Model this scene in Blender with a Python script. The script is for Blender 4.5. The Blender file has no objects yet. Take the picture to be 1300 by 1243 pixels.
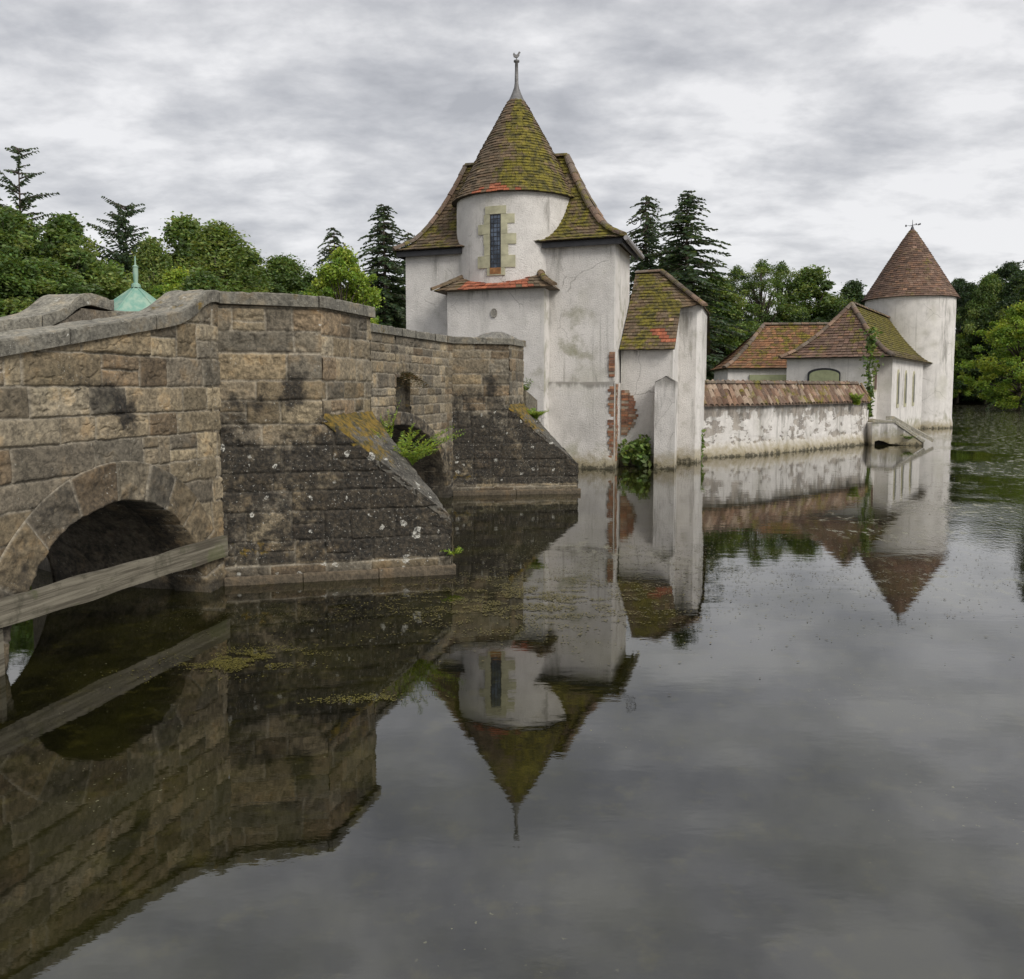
import bpy, math, random
import numpy as np
from mathutils import Vector
random.seed(5)
SC = bpy.context.scene
COL = SC.collection

# ------------------------------------------------------------------ camera
cam_d = bpy.data.cameras.new('camera')
cam = bpy.data.objects.new('camera', cam_d); COL.objects.link(cam)
cam.location = (0, 0, 2.0)
cam.rotation_euler = (math.radians(90) - math.atan(.078), 0, 0)
cam_d.sensor_width = 36.0
cam_d.lens = 36.0 * 1080 / 1300
cam_d.shift_y = -45.0 / 1300
cam_d.clip_end = 3000
SC.camera = cam

# ------------------------------------------------------------------ node helpers
class NT:
    def __init__(s, tree): s.t = tree; s.n = tree.nodes; s.l = tree.links
    def put(s, sock, v):
        if isinstance(v, bpy.types.NodeSocket): s.l.new(v, sock)
        elif v is not None:
            if isinstance(v, (tuple, list)) and len(v) == 3 and sock.type == 'RGBA': v = tuple(v) + (1,)
            sock.default_value = v
    def node(s, typ, props=None, **ins):
        nd = s.n.new(typ)
        for k, v in (props or {}).items(): setattr(nd, k, v)
        for k, v in ins.items():
            k = k.replace('_', ' ')
            s.put(nd.inputs[int(k[1:])] if k[0] == 'i' and k[1:].isdigit() else nd.inputs[k], v)
        return nd
    def noise(s, vec, scale, detail=4, rough=.55, dist=0):
        return s.node('ShaderNodeTexNoise', None, Vector=vec, Scale=scale, Detail=detail, Roughness=rough, Distortion=dist).outputs['Fac']
    def math(s, op, a, b=0.0, clamp=False):
        return s.node('ShaderNodeMath', {'operation': op, 'use_clamp': clamp}, i0=a, i1=b).outputs[0]
    def ss(s, v, a, b, lo=0.0, hi=1.0):
        nd = s.node('ShaderNodeMapRange', {'interpolation_type': 'SMOOTHSTEP'}, i0=v, i1=a, i2=b, i3=lo, i4=hi); return nd.outputs[0]
    def mix(s, f, a, b, mode='MIX'):
        nd = s.n.new('ShaderNodeMix'); nd.data_type = 'RGBA'; nd.blend_type = mode
        s.put(nd.inputs[0], f); s.put(nd.inputs[6], a); s.put(nd.inputs[7], b); return nd.outputs[2]
    def pos(s): return s.node('ShaderNodeNewGeometry').outputs['Position']
    def scale(s, v, sc):
        nd = s.node('ShaderNodeMapping'); s.l.new(v, nd.inputs[0]); nd.inputs['Scale'].default_value = sc; return nd.outputs[0]
    def xyz(s, v): return s.node('ShaderNodeSeparateXYZ', None, i0=v).outputs
    def attr(s, name): return s.node('ShaderNodeAttribute', {'attribute_name': name})
    def bump(s, h, strength, dist, normal=None):
        return s.node('ShaderNodeBump', None, Height=h, Strength=strength, Distance=dist, Normal=normal).outputs[0]
def newmat(name):
    m = bpy.data.materials.new(name); m.use_nodes = True
    t = NT(m.node_tree); b = m.node_tree.nodes['Principled BSDF']
    return m, t, b
def simple(name, col, rough=.7, metal=0, var=.25, sc=6.0, bump=0.0):
    m, t, b = newmat(name); p = t.pos()
    n = t.noise(p, sc, 5)
    f = t.ss(n, .3, .7, 1 - var, 1 + var)
    c = t.mix(1.0, col, t.node('ShaderNodeCombineColor', None, i0=f, i1=f, i2=f).outputs[0], 'MULTIPLY')
    t.put(b.inputs['Base Color'], c); b.inputs['Roughness'].default_value = rough; b.inputs['Metallic'].default_value = metal
    if bump: t.put(b.inputs['Normal'], t.bump(t.noise(p, sc * 6, 4), .6, bump))
    return m

# ------------------------------------------------------------------ world: overcast sky over a daylight sky
SUN_AZ = 140.0   # degrees clockwise from +Y (view direction): to the right and slightly behind the camera
SUN_EL = 38.0
w = bpy.data.worlds.new('World'); SC.world = w; w.use_nodes = True
wt = NT(w.node_tree); bg = w.node_tree.nodes['Background']
sky = wt.node('ShaderNodeTexSky', {'sky_type': 'NISHITA', 'sun_disc': False})
sky.sun_elevation = math.radians(SUN_EL); sky.sun_rotation = math.radians(SUN_AZ)
gen = wt.node('ShaderNodeTexCoord').outputs['Generated']
gx, gy, gz = wt.xyz(gen)[0:3]
den = wt.math('ADD', wt.math('MAXIMUM', gz, 0.0), .24)
pv = wt.node('ShaderNodeCombineXYZ', None, i0=wt.math('DIVIDE', gx, den), i1=wt.math('DIVIDE', gy, den), i2=0.3).outputs[0]
pv2 = wt.scale(pv, (.95, 1.25, 1.0))
n1 = wt.noise(pv2, 3.4, 9, .58, .12)
n2 = wt.noise(pv2, 1.25, 5, .5, .1)
n3 = wt.noise(pv2, 9.0, 7, .55, .1)
cl = wt.math('ADD', wt.math('ADD', wt.math('MULTIPLY', n1, .60), wt.math('MULTIPLY', n2, .33)), wt.math('MULTIPLY', n3, .16))
# brighter where the sun stands behind the thin cloud low on the right
brt = wt.node('ShaderNodeVectorMath', {'operation': 'DOT_PRODUCT'}, i0=gen, i1=(.47, .87, .14)).outputs['Value']
glow = wt.ss(brt, .84, 1.0)
cl = wt.math('ADD', cl, wt.math('MULTIPLY', glow, .05))
cl = wt.math('ADD', wt.math('MULTIPLY', wt.math('SUBTRACT', cl, .55), wt.math('ADD', .72, wt.math('MULTIPLY', gz, .8))), .515)
cl = wt.math('ADD', cl, wt.ss(gz, .0, .34, .045, .004))
below = wt.ss(gz, -.06, .0)
ramp = wt.node('ShaderNodeValToRGB'); wt.l.new(cl, ramp.inputs[0])
r = ramp.color_ramp
r.elements[0].position = .40; r.elements[0].color = (.265, .270, .288, 1)
r.elements[1].position = .62; r.elements[1].color = (.52, .518, .525, 1)
e = r.elements.new(.465); e.color = (.322, .326, .343, 1)
e = r.elements.new(.525); e.color = (.388, .39, .403, 1)
skyc = wt.mix(1.0, sky.outputs[0], (.07, .07, .07), 'MULTIPLY')
c = wt.mix(.94, skyc, ramp.outputs[0])

c = wt.mix(below, (.10, .11, .09), c)
wt.put(bg.inputs[0], c); bg.inputs[1].default_value = 1.0

sd = bpy.data.lights.new('sun', 'SUN'); sd.energy = 1.5; sd.angle = math.radians(25); sd.color = (1, .96, .90)
sun = bpy.data.objects.new('sun', sd); COL.objects.link(sun)
a_, e_ = math.radians(SUN_AZ), math.radians(SUN_EL)
sun.rotation_euler = Vector((math.sin(a_) * math.cos(e_), math.cos(a_) * math.cos(e_), math.sin(e_))).to_track_quat('Z', 'Y').to_euler()
SC.view_settings.view_transform = 'Standard'; SC.view_settings.look = 'None'
SC.view_settings.exposure = 0.78; SC.view_settings.gamma = 1.0
try: SC.view_settings.use_curve_mapping = False
except Exception: pass
SC.cycles.max_bounces = 6; SC.cycles.diffuse_bounces = 3; SC.cycles.transparent_max_bounces = 8
SC.cycles.use_denoising = True

# ------------------------------------------------------------------ noise in numpy
def hsh(ix, iy, iz, seed):
    h = (ix.astype(np.int64) * 374761393 + iy.astype(np.int64) * 668265263 + iz.astype(np.int64) * 2147483647 + seed * 974711) & 0xffffffff
    h = ((h ^ (h >> 13)) * 1274126177) & 0xffffffff
    h = ((h ^ (h >> 16)) * 2246822519) & 0xffffffff
    return ((h ^ (h >> 15)) & 0xffffff) / float(0xffffff)
def vnoise(x, y, z=0.0, seed=0):
    x = np.asarray(x, float); y = np.asarray(y, float); z = np.zeros_like(x) + z
    ix, iy, iz = np.floor(x), np.floor(y), np.floor(z)
    fx, fy, fz = x - ix, y - iy, z - iz
    fx = fx * fx * (3 - 2 * fx); fy = fy * fy * (3 - 2 * fy); fz = fz * fz * (3 - 2 * fz)
    def c(a, b, d): return hsh(ix + a, iy + b, iz + d, seed)
    x00 = c(0,0,0) * (1 - fx) + c(1,0,0) * fx; x10 = c(0,1,0) * (1 - fx) + c(1,1,0) * fx
    x01 = c(0,0,1) * (1 - fx) + c(1,0,1) * fx; x11 = c(0,1,1) * (1 - fx) + c(1,1,1) * fx
    return (x00 * (1 - fy) + x10 * fy) * (1 - fz) + (x01 * (1 - fy) + x11 * fy) * fz
def fbm(x, y, z=0.0, seed=0, oct=4):
    s = 0; a = .5; k = 1.0
    for i in range(oct):
        s = s + a * vnoise(np.asarray(x) * k, np.asarray(y) * k, np.asarray(z) * k, seed + i * 7); a *= .5; k *= 2.03
    return s / (1 - .5 ** oct)
def sst(v, a, b):
    t = np.clip((v - a) / (b - a), 0, 1); return t * t * (3 - 2 * t)

# ------------------------------------------------------------------ mesh helpers
def root_loc(o):
    v = np.zeros(3)
    while o is not None:
        v = v + np.array(o.location); o = o.parent
    return v
def tag(o, label=None, cat=None, group=None, kind=None):
    if label: o['label'] = label
    if cat: o['category'] = cat
    if group: o['group'] = group
    if kind: o['kind'] = kind
    return o
def empty(name, loc, label, cat, group=None):
    o = bpy.data.objects.new(name, None); COL.objects.link(o); o.location = loc
    o.empty_display_size = .2
    return tag(o, label, cat, group)
def mk(name, V, F, mat, parent=None, col=None, A=None, smooth=False, loc=None):
    """V world coordinates (n,3); F faces; col (n,3) and A (n,4) per vertex"""
    V = np.asarray(V, float)
    base = root_loc(parent) if parent is not None else (np.array(loc) if loc is not None else np.zeros(3))
    me = bpy.data.meshes.new(name)
    F = F.tolist() if isinstance(F, np.ndarray) else F
    me.from_pydata((V - base).tolist(), [], F)
    if col is not None:
        c4 = np.ones((len(V), 4)); c4[:, :3] = col
        at = me.attributes.new('Col', 'FLOAT_COLOR', 'POINT'); at.data.foreach_set('color', c4.ravel())
    if A is not None:
        at = me.attributes.new('A', 'FLOAT_COLOR', 'POINT'); at.data.foreach_set('color', np.asarray(A, float).ravel())
    if smooth: me.polygons.foreach_set('use_smooth', [True] * len(me.polygons))
    me.materials.append(mat); me.update()
    o = bpy.data.objects.new(name, me); COL.objects.link(o)
    if parent is not None: o.parent = parent
    else: o.location = tuple(base)
    return o
class MB:
    def __init__(s): s.V = []; s.F = []; s.C = []; s.A = []; s.c = (.5, .5, .5); s.a = (0, 0, 0, 0)
    def add(s, vs, fs, col=None, a=None):
        k = len(s.V); s.V += [tuple(v) for v in vs]; s.F += [tuple(i + k for i in f) for f in fs]
        s.C += [col or s.c] * len(vs); s.A += [a or s.a] * len(vs)
    def hexa(s, p, col=None, a=None):   # 8 points: bottom 4 ccw, top 4 ccw
        s.add(p, [(3,2,1,0), (4,5,6,7), (0,1,5,4), (1,2,6,5), (2,3,7,6), (3,0,4,7)], col, a)
    def box(s, c, ax, ay, az, col=None, a=None):  # centre and half-axis vectors
        c, ax, ay, az = map(np.array, (c, ax, ay, az))
        p = [c - ax - ay - az, c + ax - ay - az, c + ax + ay - az, c - ax + ay - az, c - ax - ay + az, c + ax - ay + az, c + ax + ay + az, c - ax + ay + az]
        s.hexa(p, col, a)
    def prism(s, poly, z0, z1, col=None, a=None):  # poly ccw list of (x,y); z1 may be list
        n = len(poly); zt = z1 if isinstance(z1, (list, tuple)) else [z1] * n
        v = [(x, y, z0) for x, y in poly] + [(x, y, zt[i]) for i, (x, y) in enumerate(poly)]
        s.add(v, [tuple(range(n - 1, -1, -1)), tuple(range(n, 2 * n))] + [(i, (i + 1) % n, n + (i + 1) % n, n + i) for i in range(n)], col, a)
    def tube(s, pts, rad, n=8, col=None, a=None):
        pts = [np.array(p, float) for p in pts]; rad = rad if isinstance(rad, (list, tuple)) else [rad] * len(pts)
        vs = []
        for i, p in enumerate(pts):
            d = pts[min(i + 1, len(pts) - 1)] - pts[max(i - 1, 0)]; d /= np.linalg.norm(d) + 1e-9
            u = np.cross(d, (0, 0, 1) if abs(d[2]) < .9 else (1, 0, 0)); u /= np.linalg.norm(u); v = np.cross(d, u)
            for k in range(n):
                t = 2 * math.pi * k / n; vs.append(p + rad[i] * (math.cos(t) * u + math.sin(t) * v))
        fs = [(i * n + k, i * n + (k + 1) % n, (i + 1) * n + (k + 1) % n, (i + 1) * n + k) for i in range(len(pts) - 1) for k in range(n)]
        fs += [tuple(range(n - 1, -1, -1)), tuple(range((len(pts) - 1) * n, len(pts) * n))]
        s.add(vs, fs, col, a)
    def lathe(s, cx, cy, prof, n=24, col=None, a=None):  # prof list of (r,z)
        vs = [(cx + r * math.cos(2 * math.pi * k / n), cy + r * math.sin(2 * math.pi * k / n), z) for r, z in prof for k in range(n)]
        fs = [(i * n + k, i * n + (k + 1) % n, (i + 1) * n + (k + 1) % n, (i + 1) * n + k) for i in range(len(prof) - 1) for k in range(n)]
        s.add(vs, fs, col, a)
    def build(s, name, mat, parent=None, smooth=False, loc=None):
        return mk(name, s.V, s.F, mat, parent, np.array(s.C), np.array(s.A), smooth, loc)
def gridF(nu, nv):
    i = np.arange(nu - 1)[:, None] * nv + np.arange(nv - 1)[None, :]
    i = i.ravel(); return np.stack([i, i + nv, i + nv + 1, i + 1], 1)

# ------------------------------------------------------------------ materials
def mat_stone(wet=0.0, name='rock_faced_sandstone'):
    m, t, b = newmat(name); p = t.pos()
    C = t.attr('Col').outputs['Color']; Aa = t.attr('A'); ax = t.node('ShaderNodeSeparateColor', None, i0=Aa.outputs['Color']).outputs
    stain, mort, moss = ax[0], ax[1], ax[2]; lich = Aa.outputs['Alpha']
    nf = t.noise(p, 26, 6, .65); nm = t.noise(p, 5.0, 5, .6); nb = t.noise(p, 1.6, 4, .6)
    f = t.math('ADD', t.ss(nf, .28, .72, .55, 1.40), t.ss(nm, .3, .7, -.24, .22))
    g = t.node('ShaderNodeCombineColor', None, i0=f, i1=f, i2=f).outputs[0]
    c = t.mix(1.0, C, g, 'MULTIPLY')
    c = t.mix(t.ss(nm, .52, .72, 0, .45), c, t.mix(1.0, c, (1.18, .92, .60), 'MULTIPLY'))
    c = t.mix(t.ss(nb, .55, .75, 0, .5), c, t.mix(1.0, c, (.62, .66, .62), 'MULTIPLY'))
    c = t.mix(t.math('MULTIPLY', mort, .85), c, t.mix(1.0, (.30, .265, .205), g, 'MULTIPLY'))
    # dark algae growth
    s = t.math('ADD', stain, t.ss(t.noise(p, 7, 5, .65), .3, .7, -.35, .35))
    c = t.mix(t.ss(s, .2, .95, 0, .93), c, t.mix(t.ss(nf, .4, .7), (.012, .011, .009), (.055, .044, .031)))
    # pale lichen spots
    pl = t.noise(t.scale(p, (1, 1, 1)), 3.1, 3)
    vo = t.node('ShaderNodeTexVoronoi', {'feature': 'F1'}, Vector=t.mix(.13, p, t.node('ShaderNodeTexNoise', None, Vector=p, Scale=11.0, Detail=5).outputs['Color'], 'ADD'), Scale=8.5, Randomness=1.0)
    vr = t.node('ShaderNodeSeparateColor', None, i0=vo.outputs['Color']).outputs[0]
    rad = t.ss(vr, .70, 1.0, 0.0, .24)
    spot = t.math('MULTIPLY', t.math('LESS_THAN', vo.outputs['Distance'], t.math('MULTIPLY', rad, lich)), t.ss(t.noise(p, 38, 4, .7), .42, .58, .1, 1))
    fine = t.math('MULTIPLY', t.ss(t.noise(p, 48, 3, .6), .64, .70), t.ss(t.math('ADD', t.noise(p, 2.7, 4), t.math('MULTIPLY', lich, .12)), .5, .66))
    c = t.mix(t.math('MULTIPLY', t.math('MAXIMUM', spot, t.math('MULTIPLY', fine, .8)), .9), c, (.56, .55, .49))
    # moss
    ms = t.math('ADD', moss, t.ss(t.noise(p, 9, 5, .7), .3, .7, -.4, .4))
    mossc = t.mix(t.ss(t.noise(p, 13, 5, .7), .35, .65), (.045, .04, .010), (.23, .145, .018))
    c = t.mix(t.ss(ms, .35, .75), c, mossc)
    # wet foot at the water line
    z = t.xyz(p)[2]
    c = t.mix(t.ss(z, .03, .16, .7, 0), c, (.03, .026, .018))
    t.put(b.inputs['Base Color'], c); b.inputs['Roughness'].default_value = .88
    h = t.math('ADD', nf, t.math('MULTIPLY', t.noise(p, 70, 4, .6), .5))
    t.put(b.inputs['Normal'], t.bump(h, .9, .018))
    return m
M_STONE = mat_stone()

def mat_harl():
    m, t, b = newmat('white_harled_render'); p = t.pos(); px, py, z = t.xyz(p)[0:3]
    Aa = t.attr('A'); ax = t.node('ShaderNodeSeparateColor', None, i0=Aa.outputs['Color']).outputs
    nf = t.noise(p, 30, 5, .7); nm = t.noise(p, 2.2, 6, .62); nl = t.noise(p, .7, 4, .55)
    st = t.noise(t.scale(p, (3.4, 3.4, .5)), 1.0, 6, .66)
    c = t.mix(t.ss(nm, .35, .75), (.80, .765, .72), (.64, .61, .57))
    c = t.mix(t.ss(nf, .3, .5, .34, 0), c, (.36, .34, .31))
    c = t.mix(t.ss(st, .50, .74, 0, .42), c, (.36, .345, .30))
    c = t.mix(t.math('MULTIPLY', t.ss(nl, .55, .72), .30), c, (.40, .385, .27))
    cv = t.node('ShaderNodeTexVoronoi', {'feature': 'DISTANCE_TO_EDGE'}, Vector=t.mix(.35, p, t.node('ShaderNodeTexNoise', None, Vector=p, Scale=2.0, Detail=5).outputs['Color'], 'ADD'), Scale=.75).outputs['Distance']
    crack = t.math('MULTIPLY', t.ss(cv, .0, .010, 1, 0), t.ss(t.noise(p, .8, 3), .50, .60))
    c = t.mix(t.math('MULTIPLY', crack, .55), c, (.22, .20, .17))
    run = t.noise(t.scale(p, (9, 9, .28)), 1.0, 3, .5)
    c = t.mix(t.math('MULTIPLY', t.ss(run, .60, .72, 0, .4), t.ss(nl, .42, .6)), c, (.30, .285, .24))
    # dirt given per vertex: red channel grey streaks, green channel greenish growth, blue channel bare pitted render
    s1 = t.math('ADD', ax[0], t.ss(st, .3, .7, -.35, .35)); c = t.mix(t.ss(s1, .3, .9, 0, .8), c, (.19, .175, .15))
    s2 = t.math('ADD', ax[1], t.ss(nm, .3, .7, -.35, .35)); c = t.mix(t.ss(s2, .3, .9, 0, .7), c, (.26, .25, .13))
    s3 = t.math('ADD', ax[2], t.ss(t.noise(t.scale(p, (3.2, 3.2, 5.2)), 1.0, 5, .62), .3, .7, -.5, .5))
    bare = t.ss(s3, .42, .50)
    barec = t.mix(t.ss(t.noise(t.scale(p, (1, 1, .35)), 5, 5, .7), .35, .65), (.15, .13, .11), (.42, .37, .31))
    c = t.mix(t.math('MULTIPLY', bare, .80), c, barec)
    # algae and wet band along the water
    zz = t.math('ADD', z, t.ss(t.noise(p, 5.5, 6, .7), .3, .7, -.10, .10))
    c = t.mix(t.ss(zz, .08, .52, .85, 0), c, t.mix(t.ss(nm, .4, .6), (.29, .235, .11), (.42, .36, .24)))
    c = t.mix(t.ss(zz, -.01, .13, .88, 0), c, (.055, .05, .032))
    t.put(b.inputs['Base Color'], c); b.inputs['Roughness'].default_value = .92
    h = t.math('SUBTRACT', t.math('ADD', nf, t.math('MULTIPLY', t.noise(p, 60, 3), .5)), t.math('MULTIPLY', bare, .5))
    t.put(b.inputs['Normal'], t.bump(h, .9, .03))
    return m
M_HARL = mat_harl()

def mat_tile():
    m, t, b = newmat('old_clay_tile'); p = t.pos()
    C = t.attr('Col').outputs['Color']; Aa = t.attr('A'); ax = t.node('ShaderNodeSeparateColor', None, i0=Aa.outputs['Color']).outputs
    nf = t.noise(p, 30, 5, .7); nm = t.noise(p, 2.4, 6, .66)
    f = t.ss(nf, .25, .75, .6, 1.35); g = t.node('ShaderNodeCombineColor', None, i0=f, i1=f, i2=f).outputs[0]
    c = t.mix(1.0, C, g, 'MULTIPLY')
    lic = t.ss(t.noise(p, 17, 4, .7), .60, .70, 0, .5)
    c = t.mix(lic, c, (.30, .27, .20))
    ms = t.math('ADD', ax[0], t.ss(nm, .32, .68, -.5, .5))
    mossc = t.mix(t.ss(t.noise(p, 6, 5, .7), .35, .65), (.040, .040, .007), (.235, .20, .016))
    mk_ = t.math('MULTIPLY', t.ss(ms, .30, .80), t.ss(t.noise(p, 22, 4, .7), .30, .52, .45, 1))
    c = t.mix(t.math('MULTIPLY', mk_, .92), c, mossc)
    t.put(b.inputs['Base Color'], c); b.inputs['Roughness'].default_value = .9
    t.put(b.inputs['Normal'], t.bump(t.math('ADD', nf, t.math('MULTIPLY', mk_, t.noise(p, 40, 4))), .8, .02))
    return m
M_TILE = mat_tile()
def mat_col(name, rough=.7, bump=.0, trans=0.0):
    m, t, b = newmat(name); p = t.pos()
    C = t.attr('Col').outputs['Color']
    n = t.noise(p, 14, 5, .65); f = t.ss(n, .25, .75, .7, 1.3)
    c = t.mix(1.0, C, t.node('ShaderNodeCombineColor', None, i0=f, i1=f, i2=f).outputs[0], 'MULTIPLY')
    t.put(b.inputs['Base Color'], c); b.inputs['Roughness'].default_value = rough
    if bump: t.put(b.inputs['Normal'], t.bump(t.noise(p, 30, 5, .7), .7, bump))
    if trans:
        tr = t.node('ShaderNodeBsdfTranslucent', None, Color=t.mix(1.0, c, (1.5, 1.35, .6), 'MULTIPLY'))
        mx = t.node('ShaderNodeMixShader', None, i0=trans)
        t.l.new(b.outputs[0], mx.inputs[1]); t.l.new(tr.outputs[0], mx.inputs[2])
        t.l.new(mx.outputs[0], m.node_tree.nodes['Material Output'].inputs[0])
    return m
M_LEAF = mat_col('leaf', .55, 0, .35)
M_BARK = simple('bark', (.075, .06, .045), .9, 0, .4, 4, .02)
M_BRICK = mat_col('worn_brick', .9, .01)
M_DARK = simple('dark_painted_timber', (.025, .025, .028), .6)
M_LEAD = simple('weathered_lead', (.17, .165, .16), .55, .2, .3, 8)
M_IRON = simple('dark_iron', (.05, .05, .055), .5, .6)
M_COPPER = None
M_PAINT_GREEN = simple('sage_green_paint', (.33, .35, .20), .6, 0, .12)
M_TIMBER = None

def mat_water():
    m, t, b = newmat('pond_water'); p = t.pos(); x, y, z = t.xyz(p)[0:3]
    p2 = t.scale(p, (1, 1, 0))
    nb = t.noise(p2, .9, 6, .62); nb2 = t.noise(p2, 5, 5, .65)
    bed = t.mix(t.ss(nb, .38, .64), (.004, .0040, .0014), (.017, .0165, .0035))
    bed = t.mix(t.ss(nb2, .52, .72, 0, .6), bed, (.040, .036, .007))
    # open water away from the bridge holds more silt
    # rippled, weedy water on the right where the breeze reaches
    k = t.math('SUBTRACT', x, t.math('MULTIPLY', y, .51))
    reg = t.ss(t.math('ADD', k, t.ss(t.noise(p2, .22, 3), .3, .7, -1.3, 1.3)), -.3, 1.6)
    reg = t.math('MULTIPLY', reg, t.ss(y, 8.5, 15.0))
    wv = t.scale(p, (2.0, 1.0, 0))
    sp = t.noise(wv, 2.6, 7, .78)
    weed = t.math('MULTIPLY', t.ss(sp, .535, .60), t.math('MAXIMUM', t.math('MULTIPLY', reg, .9), t.math('MULTIPLY', t.ss(t.noise(p2, .27, 4), .50, .66), t.ss(y, 5.5, 9.0, 0, .55))))
    sp2 = t.ss(t.noise(p2, 34, 2, .5), .70, .73)
    weed = t.math('MAXIMUM', weed, t.math('MULTIPLY', sp2, t.ss(t.noise(p2, .6, 4), .50, .62, 0, .6)))
    t.put(b.inputs['Base Color'], t.mix(weed, bed, (.26, .25, .14)))
    t.put(b.inputs['Roughness'], t.ss(weed, 0, 1, .02, .55))
    b.inputs['IOR'].default_value = 2.0
    near = t.math('MULTIPLY', t.noise(t.scale(p, (1.3, 3.0, 0)), 1.4, 3, .5), t.ss(y, 6, 14, .05, .13))
    ripple = t.math('MULTIPLY', t.noise(wv, 7.0, 3, .55), t.math('MULTIPLY', reg, .75))
    fine = t.math('MULTIPLY', t.noise(t.scale(p, (1, 2, 0)), 9, 3, .55), .016)
    t.put(b.inputs['Normal'], t.bump(t.math('ADD', t.math('ADD', near, ripple), fine), 1.0, .011))
    return m
def mk_ground():
    m, t, b = newmat('grassy_soil'); p = t.pos()
    c = t.mix(t.ss(t.noise(p, 2, 6), .35, .65), (.035, .05, .015), (.06, .05, .03))
    t.put(b.inputs['Base Color'], c); b.inputs['Roughness'].default_value = .95
    t.put(b.inputs['Normal'], t.bump(t.noise(p, 12, 5), .8, .05)); return m
M_GROUND = mk_ground()

# ------------------------------------------------------------------ setting: water, banks
def water_sheet():
    s = 1500.0
    o = mk('water', [(-s, -s, 0), (s, -s, 0), (s, s, 0), (-s, s, 0)], [(0, 1, 2, 3)], mat_water()); tag(o, kind='structure')
water_sheet()
WPOLY = np.array([(-11, -40), (-11, 20), (-9, 34), (-2, 48), (8, 52), (24, 60), (36, 88), (46, 100), (60, 100), (62, 88), (48, 72), (42, 60), (44, 30), (46, -40)], float)
def sdist(P, poly):
    d = np.full(len(P), 1e9); inside = np.zeros(len(P), bool); n = len(poly)
    for i in range(n):
        a, b = poly[i], poly[(i + 1) % n]; e = b - a; w_ = P - a
        t = np.clip((w_ @ e) / (e @ e), 0, 1); d = np.minimum(d, np.linalg.norm(w_ - t[:, None] * e, axis=1))
        cr = ((a[1] > P[:, 1]) != (b[1] > P[:, 1])) & (P[:, 0] < (b[0] - a[0]) * (P[:, 1] - a[1]) / (b[1] - a[1] + 1e-12) + a[0]); inside ^= cr
    return np.where(inside, -d, d)
def terrain():
    xs = np.concatenate([np.linspace(-1400, -90, 12), np.linspace(-86, 110, 120), np.linspace(120, 1400, 12)])
    ys = np.concatenate([np.linspace(-1400, -60, 8), np.linspace(-55, 150, 130), np.linspace(160, 1400, 12)])
    X, Y = np.meshgrid(xs, ys, indexing='ij'); P = np.stack([X.ravel(), Y.ravel()], 1)
    d = sdist(P, WPOLY)
    z = -1.2 + 1.9 * sst(d, -2.2, 2.4) + .6 * sst(d, 3, 25) + .35 * (fbm(P[:, 0] * .15, P[:, 1] * .15, 0, 3) - .5) * sst(d, 0, 6)
    V = np.stack([P[:, 0], P[:, 1], z], 1)
    tag(mk('ground', V, gridF(len(xs), len(ys)), M_GROUND, smooth=True), kind='structure')
    isl = [(5.3, 24.5), (7.2, 25.5), (8.6, 26.7), (10.0, 28.0), (12.5, 30.5), (13.6, 33.4), (14.4, 34.6), (15, 34.6), (19.2, 41.4), (19.0, 48), (-2.2, 50), (-2.6, 26.2), (3.0, 24.2)]
    mb = MB(); mb.prism(isl, -1.0, .42); tag(mb.build('island_ground', M_GROUND), kind='structure')
terrain()

# ------------------------------------------------------------------ masonry height fields
STONE_TONES = .70 * np.array([(.250, .200, .130), (.215, .175, .120), (.290, .235, .150), (.170, .145, .108), (.235, .180, .105), (.185, .165, .132), (.262, .222, .160), (.205, .145, .085), (.150, .128, .098)])
STONE_TONES = (STONE_TONES + .30 * np.array([(.205, .185, .155)]) * (STONE_TONES.mean(1, keepdims=True) / .11)) * np.array([[.93, .905, .83]])
def ashlar(u0, u1, z0, z1, seed, hmin=.15, hmax=.30, lmin=.28, lmax=.70):
    rn = random.Random(seed); R = []; z = z0
    while z < z1:
        h = rn.uniform(hmin, hmax); u = u0 - rn.uniform(0, .3)
        if z1 - z - h < hmin * .8: h = z1 - z
        while u < u1:
            l = rn.uniform(lmin, lmax) * (.8 + h)
            if h > hmin * 1.5 and rn.random() < .45:
                k = rn.uniform(.4, .6); R.append((u, u + l * .55, z, z + h * k)); R.append((u, u + l * .55, z + h * k, z + h)); R.append((u + l * .55, u + l, z, z + h))
            else: R.append((u, u + l, z, z + h))
            u += l
        z += h
    return R
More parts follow.
